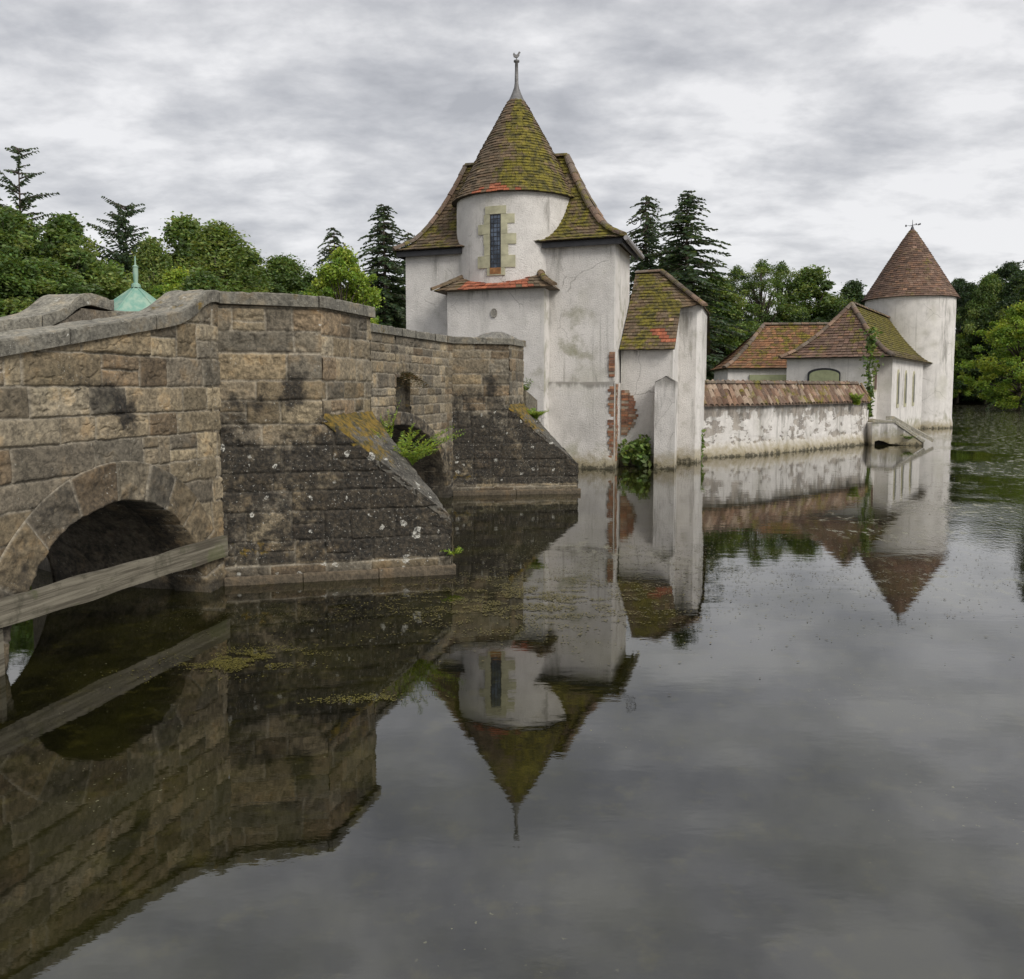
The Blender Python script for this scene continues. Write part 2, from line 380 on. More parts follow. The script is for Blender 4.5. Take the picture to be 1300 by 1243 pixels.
def block_eval(u, z, R, seed, rough=.018):
    rough = rough * .78
    d = np.full(u.shape, -1.0); tone = np.zeros(u.shape + (3,)); hb = np.zeros(u.shape); rn = random.Random(seed + 99)
    wob = (fbm(u * 7, z * 7, 0, seed, 3) - .5) * .022; wob2 = (fbm(u * 7 + 40, z * 7, 0, seed + 3, 3) - .5) * .022
    uu, zz = u + wob, z + wob2
    for i, (a, b, c, e) in enumerate(R):
        t = STONE_TONES[rn.randrange(len(STONE_TONES))] * rn.uniform(.62, 1.30); off = rn.uniform(-.007, .009); rr = rn.uniform(.3, 1.3); sl = rn.uniform(-.03, .03)
        m = (uu >= a) & (uu < b) & (zz >= c) & (zz < e)
        if not m.any(): continue
        dd = np.minimum(np.minimum(uu[m] - a, b - uu[m]), np.minimum(zz[m] - c, e - zz[m]))
        d[m] = dd; tone[m] = t
        n = fbm(u[m] * 9, z[m] * 9, i * 3.3, seed, 4) - .5
        cr = np.abs(fbm(u[m] * 5, z[m] * 8, i * 1.7, seed + 11, 3) - .5)
        hb[m] = off + sst(dd, .0, .035) * (n * rough * 2.6 * rr + rough * .5 - sst(.05 - cr, 0, .05) * rough * .9 * rr + (zz[m] - (c + e) / 2) * sl)
    mort = 1 - sst(d, .004, .014)
    h = hb * (1 - mort) - .014 * mort
    return h, tone, mort
def sheet(name, P0, P1, parent, zb, zt, R, seed, res=.014, stain=None, moss=None, lich=None, rough=.018, mat=None, u_from=0.0, u_to=None, zoff=0.0):
    """stone face from plan point P0 to P1 (outer face on the right of travel), between zb(u) and zt(u)"""
    P0 = np.array(P0, float); P1 = np.array(P1, float); L = np.linalg.norm(P1 - P0); du = (P1 - P0) / L; nrm = np.array([du[1], -du[0]])
    u_to = L if u_to is None else u_to
    nu = max(3, int((u_to - u_from) / res) + 1); U = np.linspace(u_from, u_to, nu)
    zb_ = np.array([zb(x) for x in U]); zt_ = np.array([zt(x) for x in U]); nz = max(3, int((zt_ - zb_).max() / res) + 1)
    T = np.linspace(0, 1, nz); Z = zb_[:, None] + (zt_ - zb_)[:, None] * T[None, :]; UU = np.repeat(U[:, None], nz, 1)
    h, tone, mort = block_eval(UU, Z, R, seed, rough)
    V = np.zeros((nu, nz, 3)); V[..., 0] = P0[0] + UU * du[0] + h * nrm[0]; V[..., 1] = P0[1] + UU * du[1] + h * nrm[1]; V[..., 2] = Z + zoff
    A = np.zeros((nu, nz, 4)); A[..., 1] = mort
    if stain: A[..., 0] = stain(UU, Z)
    if moss: A[..., 2] = moss(UU, Z)
    if lich is not None: A[..., 3] = lich(UU, Z) if callable(lich) else lich
    return mk(name, V.reshape(-1, 3), gridF(nu, nz), mat or M_STONE, parent, tone.reshape(-1, 3), A.reshape(-1, 4), smooth=True)

# ------------------------------------------------------------------ THE BRIDGE
W2 = np.array([.2441, .9698]); N2 = np.array([.9698, -.2441]); O2 = np.array([-2.92, 8.51])
def bs(s, n=0.0): return O2 + s * W2 + n * N2
ZC = 2.93
bridge = empty('stone_bridge', (-3.3, 12.0, 0), 'weathered brown sandstone footbridge with arches and pointed piers, leading to the white gatehouse', 'bridge')
def ramp(s):   # top of the coping along the bridge
    xs = [-8, -2.63, -1.53, -.87, -.62, -.42, -.25, -.10, 0]; zs = [1.45, 2.34, 2.54, 2.655, 2.71, 2.80, 2.92, 2.965, 2.955]
    return float(np.interp(s, xs, zs))
def blotch(us, zs, ru, rz, u, z, k=1.0): return k * np.exp(-(((u - us) / ru) ** 2 + ((z - zs) / rz) ** 2))
RW = ashlar(0, 5.2, 0, 3.0, 11, .16, .40, .25, .80)
def arch1(u):
    s = u - 5.0; d = abs(s + 1.52)
    return math.sqrt(max(0, 1.40 ** 2 - d * d)) - .16 if d < 1.39 else 0.0
def stainW(u, z):
    s = u - 5.0
    return .05 + .9 * sst(.45 - z, 0, .35) + blotch(-1.38, 1.78, .13, .14, s, z, 1.2) + blotch(-1.62, 1.95, .2, .13, s, z, .75) + blotch(-.1, 1.2, .2, .8, s, z, .15)
sheet('side_wall', bs(-5), bs(0), bridge, lambda u: max(arch1(u), -.3) if arch1(u) > 0 else -.3, lambda u: ramp(u - 5) - .11, RW, 12, .0125, stainW, lich=lambda u, z: .35 + 0 * u)
# arch ring of voussoirs
def arch_ring(name, sc, zc, ra, rb, ta, tb, nstone, seed, th=.33, sy=1.0, face=0.0, parent=bridge, stainv=.2, res=.013):
    rn = random.Random(seed); a = [0]
    for i in range(nstone): a.append(a[-1] + rn.uniform(.8, 1.2))
    a = np.array(a) / a[-1] * (tb - ta) + ta
    nt = int(abs(tb - ta) * ra / res); T = np.linspace(ta, tb, nt)
    nr = int(th / res) + 1; Rr = np.linspace(0, th, nr)
    TT, RR = np.meshgrid(T, Rr, indexing='ij')
    hh = np.zeros_like(TT); tone = np.zeros(TT.shape + (3,)); mort = np.zeros_like(TT)
    for i in range(nstone):
        m = (TT >= a[i]) & (TT <= a[i + 1]); d = np.minimum(TT[m] - a[i], a[i + 1] - TT[m]) * ra
        d = np.minimum(d, th - RR[m]) ; n = fbm(TT[m] * ra * 8, RR[m] * 8, i * 2.1, seed, 4) - .5
        tone[m] = STONE_TONES[rn.randrange(9)] * rn.uniform(.55, .85)
        mm = 1 - sst(d, .003, .013); mort[m] = mm; hh[m] = (n * .10 * sst(d, 0, .04) + rn.uniform(0, .01)) * (1 - mm) - .008 * mm
    hh += .02
    s = sc + (ra + RR) * np.cos(TT); z = zc + (ra * sy + RR) * np.sin(TT)
    V = np.zeros(TT.shape + (3,)); n_ = face + hh
    # first row: reveal strip going inward
    V[..., 0] = O2[0] + s * W2[0] + n_ * N2[0]; V[..., 1] = O2[1] + s * W2[1] + n_ * N2[1]; V[..., 2] = z
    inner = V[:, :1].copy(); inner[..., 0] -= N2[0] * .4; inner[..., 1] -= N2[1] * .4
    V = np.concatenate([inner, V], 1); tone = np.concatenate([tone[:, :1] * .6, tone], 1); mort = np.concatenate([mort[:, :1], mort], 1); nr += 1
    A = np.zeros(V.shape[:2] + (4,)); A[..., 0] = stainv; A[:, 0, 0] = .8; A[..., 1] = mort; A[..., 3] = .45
    mk(name, V.reshape(-1, 3), gridF(nt, nr), M_STONE, parent, tone.reshape(-1, 3), A.reshape(-1, 4), True)
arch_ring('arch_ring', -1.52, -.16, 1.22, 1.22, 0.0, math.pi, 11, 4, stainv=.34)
def vault(sc, zc, ra, sy, n0, n1):
    nt, nn = 60, 40; T = np.linspace(-.15, math.pi + .15, nt); Nn = np.linspace(n0, n1, nn); TT, NN = np.meshgrid(T, Nn, indexing='ij')
    rr = ra + (fbm(TT * 6, NN * 5, 0, 8) - .5) * .05
    s = sc + rr * np.cos(TT); z = zc + rr * sy * np.sin(TT)
    V = np.stack([O2[0] + s * W2[0] + NN * N2[0], O2[1] + s * W2[1] + NN * N2[1], z], -1).reshape(-1, 3)
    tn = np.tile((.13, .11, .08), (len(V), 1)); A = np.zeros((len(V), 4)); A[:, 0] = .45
    mk('arch_vault', V, gridF(nt, nn), M_STONE, bridge, tn, A, True)
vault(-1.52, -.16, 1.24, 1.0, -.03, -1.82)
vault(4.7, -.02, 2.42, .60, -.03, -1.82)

def pier(s0, perp, along, fA, s1, seedn, ztop, zA, zN, name='pier', fine=.0125, s_end=None):
    """pointed pier: feet at s0 and s1, nose at (s0+along, perp); upper refuge truncated at fraction fA"""
    L = bs(s0); Nn = bs(s0 + along, perp); E2 = bs(s1); A1 = L + (Nn - L) * fA; A2 = E2 + (Nn - E2) * fA
    ln = np.linalg.norm(Nn - L); uA = ln * fA; R = ashlar(0, ln, 0, 3.0, seedn, .15, .33, .35, .85)
    zsl = lambda u: zA + (zN - zA) * (u - uA) / (ln - uA)
    def st(u, z):
        v = .16 + (.36 + .78 * fbm(u * 1.6, z * 1.9, 0, seedn + 5, 4)) * sst(1.78 + .5 * (fbm(u * 1.7, 0 * z, 0, seedn + 8) - .5) - z, -.1, .5) - .18 * sst(.8 - u, 0, .6) * sst(1.3 - z, 0, 1) + .22 * sst(u, .9, 2.0)
        v += blotch(.72, 2.02, .12, .22, u, z, 1.1) + blotch(.3, 1.85, .3, .1, u, z, .6)
        return v - 1.0 * sst(.22 - z, 0, .05)
    ms = lambda u, z: .4 * blotch(.25, .33, .35, .1, u, z) + .55 * blotch(uA + .25, 1.62, .22, .12, u, z)
    li = lambda u, z: .35 + 1.0 * sst(1.7 - z, 0, .2) + 1.0 * blotch(1.95, .42, .3, .2, u, z)
    body = MB()
    i_ = .03; cen = (L + Nn + E2) / 3; sh = lambda p: cen + (p - cen) * .975
    body.add([(*sh(L), -.4), (*sh(Nn), -.4), (*sh(E2), -.4), (*sh(L), zA - .03), (*sh(Nn), zN - .04), (*sh(E2), zA - .03), (*sh(A1), zA - .03), (*sh(A2), zA - .03)],
             [(0, 1, 4, 6, 3), (1, 2, 5, 7, 4), (6, 4, 7), (3, 6, 7, 5)], (.1, .09, .07), (.6, 0, 0, 0))
    p = body.build(name, M_STONE, bridge)
    # faces as sub-parts
    def sub(nm, a, b, u0, u1, zt, rr=R, res=fine, sd=seedn): return sheet(nm, a, b, p, lambda u: -.3, zt, rr, sd, res, st, ms, li, .02, None, u0, u1)
    sub('near_face', L, Nn, 0, uA, lambda u: ztop); sub('near_face', L, Nn, uA, ln, zsl)
    R2 = ashlar(0, 2, 0, 3.0, seedn + 1, .17, .27, .3, .6); lo = np.linalg.norm(A2 - A1)
    sheet('outer_face', A1, A2, p, lambda u: zA - .05, lambda u: ztop, R2, seedn + 2, fine, lambda u, z: .10 + .4 * sst(1.95 - z, 0, .3), None, .3)
    lf = np.linalg.norm(E2 - Nn)
    zsr = lambda u: zN + (zA - zN) * u / (lf * (1 - fA))
    sheet('far_face', Nn, E2, p, lambda u: -.3, lambda u: min(zsr(u), zA), R, seedn + 4, .03, lambda u, z: .8 + 0 * u, None, .8, .018, None, 0, lf * (1 - fA))
    sheet('far_face', Nn, E2, p, lambda u: -.3, lambda u: ztop, R, seedn + 4, .03, lambda u, z: .3 + .6 * sst(1.6 - z, 0, .3), None, .5, .018, None, lf * (1 - fA), lf)
    # mossy sloping top of the cutwater
    nu, nv = 90, 60; a_, b_ = np.array([*A1, zA]), np.array([*A2, zA]); c_ = np.array([*Nn, zN])
    ov = .012; c_ = c_ + (c_ - (a_ + b_) / 2) / np.linalg.norm(c_ - (a_ + b_) / 2) * ov
    U, Vv = np.meshgrid(np.linspace(0, 1, nu), np.linspace(0, 1, nv), indexing='ij')
    a2 = a_ - (b_ - a_) / np.linalg.norm(b_ - a_) * ov; b2 = b_ + (b_ - a_) / np.linalg.norm(b_ - a_) * ov
    Pm = (a2[None, None] * (1 - Vv[..., None]) + b2[None, None] * Vv[..., None]) * (1 - U[..., None]) + c_[None, None] * U[..., None]
    hN = (fbm(Pm[..., 0] * 6, Pm[..., 1] * 6, Pm[..., 2] * 6, 3) - .4) * .06 + .015
    moss = sst(.75 - U - .55 * fbm(U * 9, Vv * 5, 0, 5), -.1, .45) * .95
    Pm[..., 2] += hN + .05 * moss * fbm(Pm[..., 0] * 14, Pm[..., 1] * 14, 0, 9)
    jt = np.abs(((U * 3.3) % 1) - .5) > .485
    tone = np.zeros(U.shape + (3,)); tone[:] = (.105, .097, .08); A = np.zeros(U.shape + (4,)); A[..., 0] = .38; A[..., 1] = 0; A[..., 2] = moss; A[..., 3] = 1.5
    Pm[..., 2] -= jt * .02
    Pm[..., 2] -= .075 * (1 - sst(np.minimum(Vv, 1 - Vv) * (1 - U) * 1.2, 0, .012)); Pm[..., 2] -= .02
    mk('cutwater_slope', Pm.reshape(-1, 3), gridF(nu, nv), M_STONE, p, tone.reshape(-1, 3), A.reshape(-1, 4), True)
    # pale footing ledge just above the water
    d1 = (Nn - L) / ln; o1 = np.array([d1[1], -d1[0]]); lb = MB()
    seg = 3 if fine < .013 else 2
    for k in range(seg):
        a = L + d1 * ln * (k / seg + .002); b = L + d1 * ln * ((k + 1) / seg - .002); w_ = .05
        if k == seg - 1: b = b + d1 * .05
        q = [a - o1 * .05, a + o1 * w_, b + o1 * w_, b - o1 * .05]
        lb.prism([tuple(v) for v in q], -.3, .085 + .006 * k, (.27, .21, .14), (.0, 0, 0, .3))
    lb.build('footing_ledge', M_STONE, p)
    return L, Nn, E2, A1, A2
P1 = pier(0, 2.06, 1.085, .43, 2.17, 21, ZC - .115, 1.70, .63)
P2 = pier(7.456, 2.2, .90, .443, 9.55, 31, ZC - .115, 1.67, .55, fine=.02)

# wall between the piers with the big arch and the overgrown drain niche
RM = ashlar(0, 5.4, 0, 3.0, 41, .12, .24, .2, .55)
def arch2(s):
    d = abs(s - 4.7)
    return 1.5 * math.sqrt(max(0, 1 - (d / 2.5) ** 2)) - .02 if d < 2.5 else -.3
def stM(u, z):
    s = u + 2.17
    return .08 + .6 * sst(1.2 - z, 0, .6) + blotch(5.0, 1.75, .34, .55, s, z, 1.0) + blotch(5.0, 1.45, .5, .25, s, z, .5)
Lm = 7.456 - 2.17
sheet('side_wall', bs(2.17), bs(4.68), bridge, lambda u: max(arch2(u + 2.17), -.3), lambda u: ZC - .115, RM, 42, .02, stM, None, .3)
RM2 = [(a - 2.51, b - 2.51, c, d) for a, b, c, d in RM]
stM2 = lambda u, z: stM(u + 2.51, z)
sheet('side_wall', bs(4.68), bs(5.28), bridge, lambda u: max(arch2(u + 4.68), -.3), lambda u: 1.55, RM2, 42, .02, stM2, None, .3)
sheet('side_wall', bs(4.68), bs(5.28), bridge, lambda u: 2.16, lambda u: ZC - .115, RM2, 42, .02, stM2, None, .3)
RM3 = [(a - 3.11, b - 3.11, c, d) for a, b, c, d in RM]
sheet('side_wall', bs(5.28), bs(7.456), bridge, lambda u: max(arch2(u + 5.28), -.3), lambda u: ZC - .115, RM3, 42, .02, lambda u, z: stM(u + 3.11, z), None, .3)
arch_ring('arch_ring', 4.7, -.02, 2.42, 2.42, 0.0, math.pi, 17, 14, th=.20, sy=.60, stainv=.55, res=.022)
nb = MB(); q = [bs(4.68, -.20), bs(4.68, .0), bs(5.28, .0), bs(5.28, -.08)]
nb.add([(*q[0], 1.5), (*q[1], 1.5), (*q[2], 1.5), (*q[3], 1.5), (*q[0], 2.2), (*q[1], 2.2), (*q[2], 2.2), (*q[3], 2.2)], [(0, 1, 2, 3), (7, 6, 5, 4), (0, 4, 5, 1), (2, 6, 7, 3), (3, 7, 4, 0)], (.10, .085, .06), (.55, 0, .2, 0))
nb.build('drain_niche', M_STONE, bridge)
RE = ashlar(0, 4, 0, 3, 51, .13, .24, .25, .55)
def endz(u): return float(np.interp(u, [0, .4, .9, 3.2], [ZC - .115, ZC - .1, 2.62, 2.3]))
sheet('side_wall', bs(9.55), bs(12.3), bridge, lambda u: -.3, endz, RE, 52, .03, lambda u, z: .3 + .5 * sst(1.4 - z, 0, .6), None, .4)
# lower offset course by the far pier
ob = MB(); a = bs(9.35, .05); b = bs(9.95, .42)
q = [bs(9.30, .0), bs(9.05, 1.02), bs(9.75, 1.10), bs(9.95, .0)]
ob.prism([tuple(v) for v in q], -.3, [1.95, 1.95, 1.74, 1.74], (.17, .15, .11), (.3, 0, 0, .3)); ob.build('offset_course', M_STONE, bridge)

# solid heart of the bridge: parapet inner faces, deck, far side
core = MB(); cc = (.17, .145, .11)
def slab(s0, s1, n0, n1, z0, z1, zz1=None, m=core, col=cc, a=(.2, 0, 0, .2)):
    zz1 = z1 if zz1 is None else zz1
    p = [bs(s0, n0), bs(s1, n0), bs(s1, n1), bs(s0, n1)]
    if n1 > n0: p = [p[0], p[3], p[2], p[1]]; zt = [z1, z1, zz1, zz1]
    else: zt = [z1, zz1, zz1, z1]
    p = [tuple(v) for v in p]
    m.prism(p, z0, zt, col, a)
for (a, b) in ((-5, -3.2), (-3.2, -1.5), (-1.5, -.6)): slab(a, b, -.40, -.03, 1.4, ramp(a) - .13, ramp(b) - .13)
slab(-.6, -.02, -.40, -.03, 1.4, 2.62)
slab(2.2, 9.5, -.40, -.3, 1.65, ZC - .13)
slab(2.2, 4.6, -.3, -.03, 1.65, ZC - .13); slab(5.36, 9.5, -.3, -.03, 1.65, ZC - .13)
slab(-5, 0, -1.45, -.40, 1.25, 1.3, 1.75); slab(0, 12.3, -1.45, -.40, 1.62, 1.78)
slab(9.6, 12.3, -.4, -.03, 1.65, 2.75, 2.2)
core.build('deck', M_STONE, bridge)
far = MB()
for (a, b) in ((-5, -3.2), (-3.2, -1.5), (-1.5, -.6)): slab(a, b, -1.82, -1.42, 1.3, ramp(a) - .13, ramp(b) - .13, far)
slab(-.6, -.2, -1.82, -1.42, 1.3, 2.58, 2.78, far); slab(-.2, .24, -1.82, -1.42, 1.3, ZC - .13, None, far)
for a, b in (((.24, -1.62), (.62, -2.5)), ((.62, -2.5), (1.38, -2.55)), ((1.38, -2.55), (1.9, -1.75))):
    p = bs(*a); r_ = bs(*b); d = (r_ - p) / np.linalg.norm(r_ - p); o = np.array([-d[1], d[0]]) * .36
    far.prism([tuple(p), tuple(r_), tuple(r_ + o), tuple(p + o)], -.3, ZC - .13, cc, (.2, 0, 0, .2))
slab(1.9, 9.6, -1.82, -1.42, 1.6, ZC - .13, None, far)
# spandrels on the far side, leaving the arches open
def far_face(s0, s1, zf, ztp):
    n = 60; S = np.linspace(s0, s1, n)
    for i in range(n - 1):
        a, b = bs(S[i], -1.80), bs(S[i + 1], -1.80)
        z0, z1 = max(zf(S[i]), -.3), max(zf(S[i + 1]), -.3)
        far.add([(*b, z1), (*a, z0), (*a, ztp), (*b, ztp)], [(0, 1, 2, 3)], cc, (.4, 0, 0, .2))
far_face(-5, 0, lambda s: math.sqrt(max(0, 1.24 ** 2 - (s + 1.52) ** 2)) - .16 if abs(s + 1.52) < 1.24 else -.3, 1.9)
far_face(0, 7.456, arch2, 1.9); far_face(7.456, 12.3, lambda s: -.3, 1.9)
far.build('far_parapet', M_STONE, bridge)

# coping stones
def coping(pts, zs, off_out, off_in, th, seed, seglen=.9, name='coping', round_=.0, parent=bridge):
    """pts plan polyline, outer side on the right of travel"""
    pts = [np.array(p, float) for p in pts]; rn = random.Random(seed)
    # mitred side vectors
    dirs = [(pts[i + 1] - pts[i]) / np.linalg.norm(pts[i + 1] - pts[i]) for i in range(len(pts) - 1)]
    side = []
    for i in range(len(pts)):
        if i == 0: d = dirs[0]; k = 1
        elif i == len(pts) - 1: d = dirs[-1]; k = 1
        else:
            d = dirs[i - 1] + dirs[i]; d /= np.linalg.norm(d); k = 1 / max(.5, (d @ dirs[i]))
        side.append(np.array([d[1], -d[0]]) * k)
    st = []
    for i in range(len(pts) - 1):
        L = np.linalg.norm(pts[i + 1] - pts[i]); n = max(1, int(L / .045))
        for k in range(n + (1 if i == len(pts) - 2 else 0)):
            t = k / n; st.append((pts[i] * (1 - t) + pts[i + 1] * t, side[i] * (1 - t) + side[i + 1] * t, zs[i] * (1 - t) + zs[i + 1] * t))
    prof = []
    for t in np.linspace(0, 1, 5): prof.append((off_out, -th + t * (th - .012)))
    prof.append((off_out - .012, 0.0))
    for t in np.linspace(0.05, 1, 14): prof.append((off_out + (-off_in - off_out) * t, 0.0))
    prof.append((-off_in, -th)); prof.append((off_out - .0, -th))
    V = []; Cc = []; Aa = []; nring = []; acc = 0; nxt = rn.uniform(.4, seglen); tone = np.array((.175, .163, .132)) * rn.uniform(.85, 1.15); jl = 0; prev = st[0][0]
    for (p, sd_, z) in st:
        acc += np.linalg.norm(p - prev); prev = p; joint = False
        if acc > nxt: joint = True; nxt = acc + rn.uniform(.6, 1.1) * seglen; tone2 = np.array((.175, .163, .132)) * rn.uniform(.8, 1.2)
        dv = np.array([-sd_[1], sd_[0]]); dv = dv / np.linalg.norm(dv)
        for jk in ((-.010, 0), (-.004, 1), (.004, 1), (.010, 0)) if joint else ((0, 0),):
          if jk[0] > .008: tone = tone2
          for (o, dz) in prof:
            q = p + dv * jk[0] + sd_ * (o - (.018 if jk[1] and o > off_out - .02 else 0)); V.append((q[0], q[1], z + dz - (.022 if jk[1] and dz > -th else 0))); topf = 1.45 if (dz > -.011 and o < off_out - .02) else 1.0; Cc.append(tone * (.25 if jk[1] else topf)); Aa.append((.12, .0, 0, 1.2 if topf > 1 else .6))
        nring.append(4 if joint else 1)
    V = np.array(V); n = fbm(V[:, 0] * 5, V[:, 1] * 5, V[:, 2] * 5, seed, 5) - .5; npf = len(prof)
    NR = len(V) // npf; top = np.tile(np.array([1 if dz > -.05 else 0 for o, dz in prof]), NR)
    pit = sst(fbm(V[:, 0] * 13, V[:, 1] * 13, V[:, 2] * 13, seed + 5, 3), .55, .8)
    V[:, 2] += n * .034 * top - pit * .030 * top
    sd2 = np.repeat(np.repeat(np.array([s[1] for s in st]), nring, 0), npf, 0); V[:, :2] += sd2 * (n * .016)[:, None]
    F = gridF(NR, npf); Aa = np.array(Aa); Aa[:, 2] = .35 * sst(fbm(V[:, 0] * 2, V[:, 1] * 2, 0, seed + 9), .55, .75)
    o = mk(name, V, F.tolist() + [tuple(range(npf)), tuple(range(len(V) - 1, len(V) - npf - 1, -1))], M_STONE, parent, np.array(Cc), Aa, True)
    o.data.set_sharp_from_angle(angle=.55)
    return o
ss_ = np.concatenate([np.linspace(-5, -.9, 12), np.linspace(-.8, 0, 12)])
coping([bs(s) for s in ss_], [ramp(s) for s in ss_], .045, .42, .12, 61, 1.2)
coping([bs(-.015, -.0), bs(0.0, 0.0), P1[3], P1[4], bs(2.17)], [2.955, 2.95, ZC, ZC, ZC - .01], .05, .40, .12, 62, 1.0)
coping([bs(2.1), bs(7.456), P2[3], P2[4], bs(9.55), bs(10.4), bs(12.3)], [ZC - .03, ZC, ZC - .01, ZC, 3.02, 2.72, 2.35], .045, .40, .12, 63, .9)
hp = [bs(8.9, -.15), bs(9.3, -.12), bs(9.6, -.1), bs(9.9, -.1), bs(10.3, -.1)]
coping([bs(s, -1.42 - .4) for s in ss_][::-1], [ramp(s) for s in ss_][::-1], .04, .42, .12, 64, 1.0)
coping([bs(.26, -1.82), bs(-.0, -1.82)], [ZC, 2.955], .04, .42, .12, 65, .9)
coping([bs(1.9, -1.42), bs(9.6, -1.42)], [ZC, ZC], .05, .42, .12, 66, .9)
coping([bs(1.38, -2.5), bs(1.9, -1.72)], [ZC, ZC], .08, .42, .12, 67, .9)
# rounded raised stone of the coping by the far pier
V = []; nu, nv = 30, 14
for i in range(nu):
    for j in range(nv):
        t = i / (nu - 1); a = bs(8.15 + .9 * 0, 0) ; p0 = P2[3] + (bs(7.456) - P2[3]) * .35; p1 = P2[4] + (P2[4] - P2[3]) * .0
        p = p0 * (1 - t) + p1 * t; d = (p1 - p0) / np.linalg.norm(p1 - p0); o = np.array([d[1], -d[0]])
        w_ = (j / (nv - 1) - .5) * .42 - .2; zz = ZC - .03 + .17 * math.sin(math.pi * t) ** .8 * (1 - (abs(j / (nv - 1) - .5) * 2) ** 4) 
        q = p + o * (w_ + .0); V.append((q[0], q[1], zz))
V = np.array(V); V[:, 2] += (fbm(V[:, 0] * 8, V[:, 1] * 8, 0, 77) - .5) * .04
mk('coping_knuckle', V, gridF(nu, nv), M_STONE, bridge, np.tile((.20, .19, .165), (len(V), 1)), np.tile((.1, 0, .1, .8), (len(V), 1)), True)

# loose block and fern inside the near arch, timber rail in front of it
lb = MB(); c_ = bs(-2.45, -1.25)
lb.box((c_[0], c_[1], .30), (.20, .06, 0), (-.07, .22, 0), (.02, 0, .42), (.17, .14, .09), (.1, 0, .35, .5))
tag(lb.build('stone_block', M_STONE, loc=(c_[0], c_[1], 0)), 'mossy upright stone block standing in the water under the near bridge arch', 'stone block')
def mat_timber():
    m, t, b = newmat('weathered_timber'); p = t.pos()
    g = t.noise(t.scale(p, (1.3, 1.3, 38)), 1.0, 6, .65); n = t.noise(p, 6, 5, .65)
    c = t.mix(t.ss(g, .35, .65), (.075, .064, .045), (.20, .18, .135))
    c = t.mix(t.ss(n, .5, .68, 0, .75), c, (.055, .05, .032)); c = t.mix(t.ss(t.noise(p, 3, 4), .52, .66, 0, .45), c, (.13, .14, .06))
    t.put(b.inputs['Base Color'], c); b.inputs['Roughness'].default_value = .85; t.put(b.inputs['Normal'], t.bump(t.math('ADD', g, n), .8, .01)); return m
M_TIMBER = mat_timber()
rail = empty('timber_rail', (-3.3, 7.0, 0), 'grey weathered timber rail sloping across the mouth of the near bridge arch', 'rail')
ra, rb_ = np.array(bs(-.06, .06)), np.array(bs(-4.2, .07)); mbr = MB()
za0, za1 = .315, .525
nseg = 60
for i in range(nseg):
    pass
L_ = np.linalg.norm(rb_ - ra); pts = []
for i in range(nseg + 1):
    t = i / nseg; c2 = ra * (1 - t) + rb_ * t; zc_ = .42 + .035 * t; hw = .10 + .006 * math.sin(t * 17); th = .028
    for (o, dz) in ((-th, -hw), (th, -hw), (th + .004, -hw * .5), (th + .002, hw * .5), (th, hw), (-th, hw)):
        q = c2 + N2 * o; pts.append((q[0], q[1], zc_ + dz + .004 * math.sin(t * 40 + dz * 10)))
F = [(i * 6 + k, i * 6 + (k + 1) % 6, (i + 1) * 6 + (k + 1) % 6, (i + 1) * 6 + k) for i in range(nseg) for k in range(6)] + [(5, 4, 3, 2, 1, 0), tuple(range(nseg * 6, nseg * 6 + 6))]
mk('plank', pts, F, M_TIMBER, rail)
mp = MB(); q = bs(-2.80, .03)
mp.box((q[0], q[1], -.05), (.028, 0, 0), (0, .028, 0), (0, 0, .38)); mp.build('post', M_TIMBER, rail)

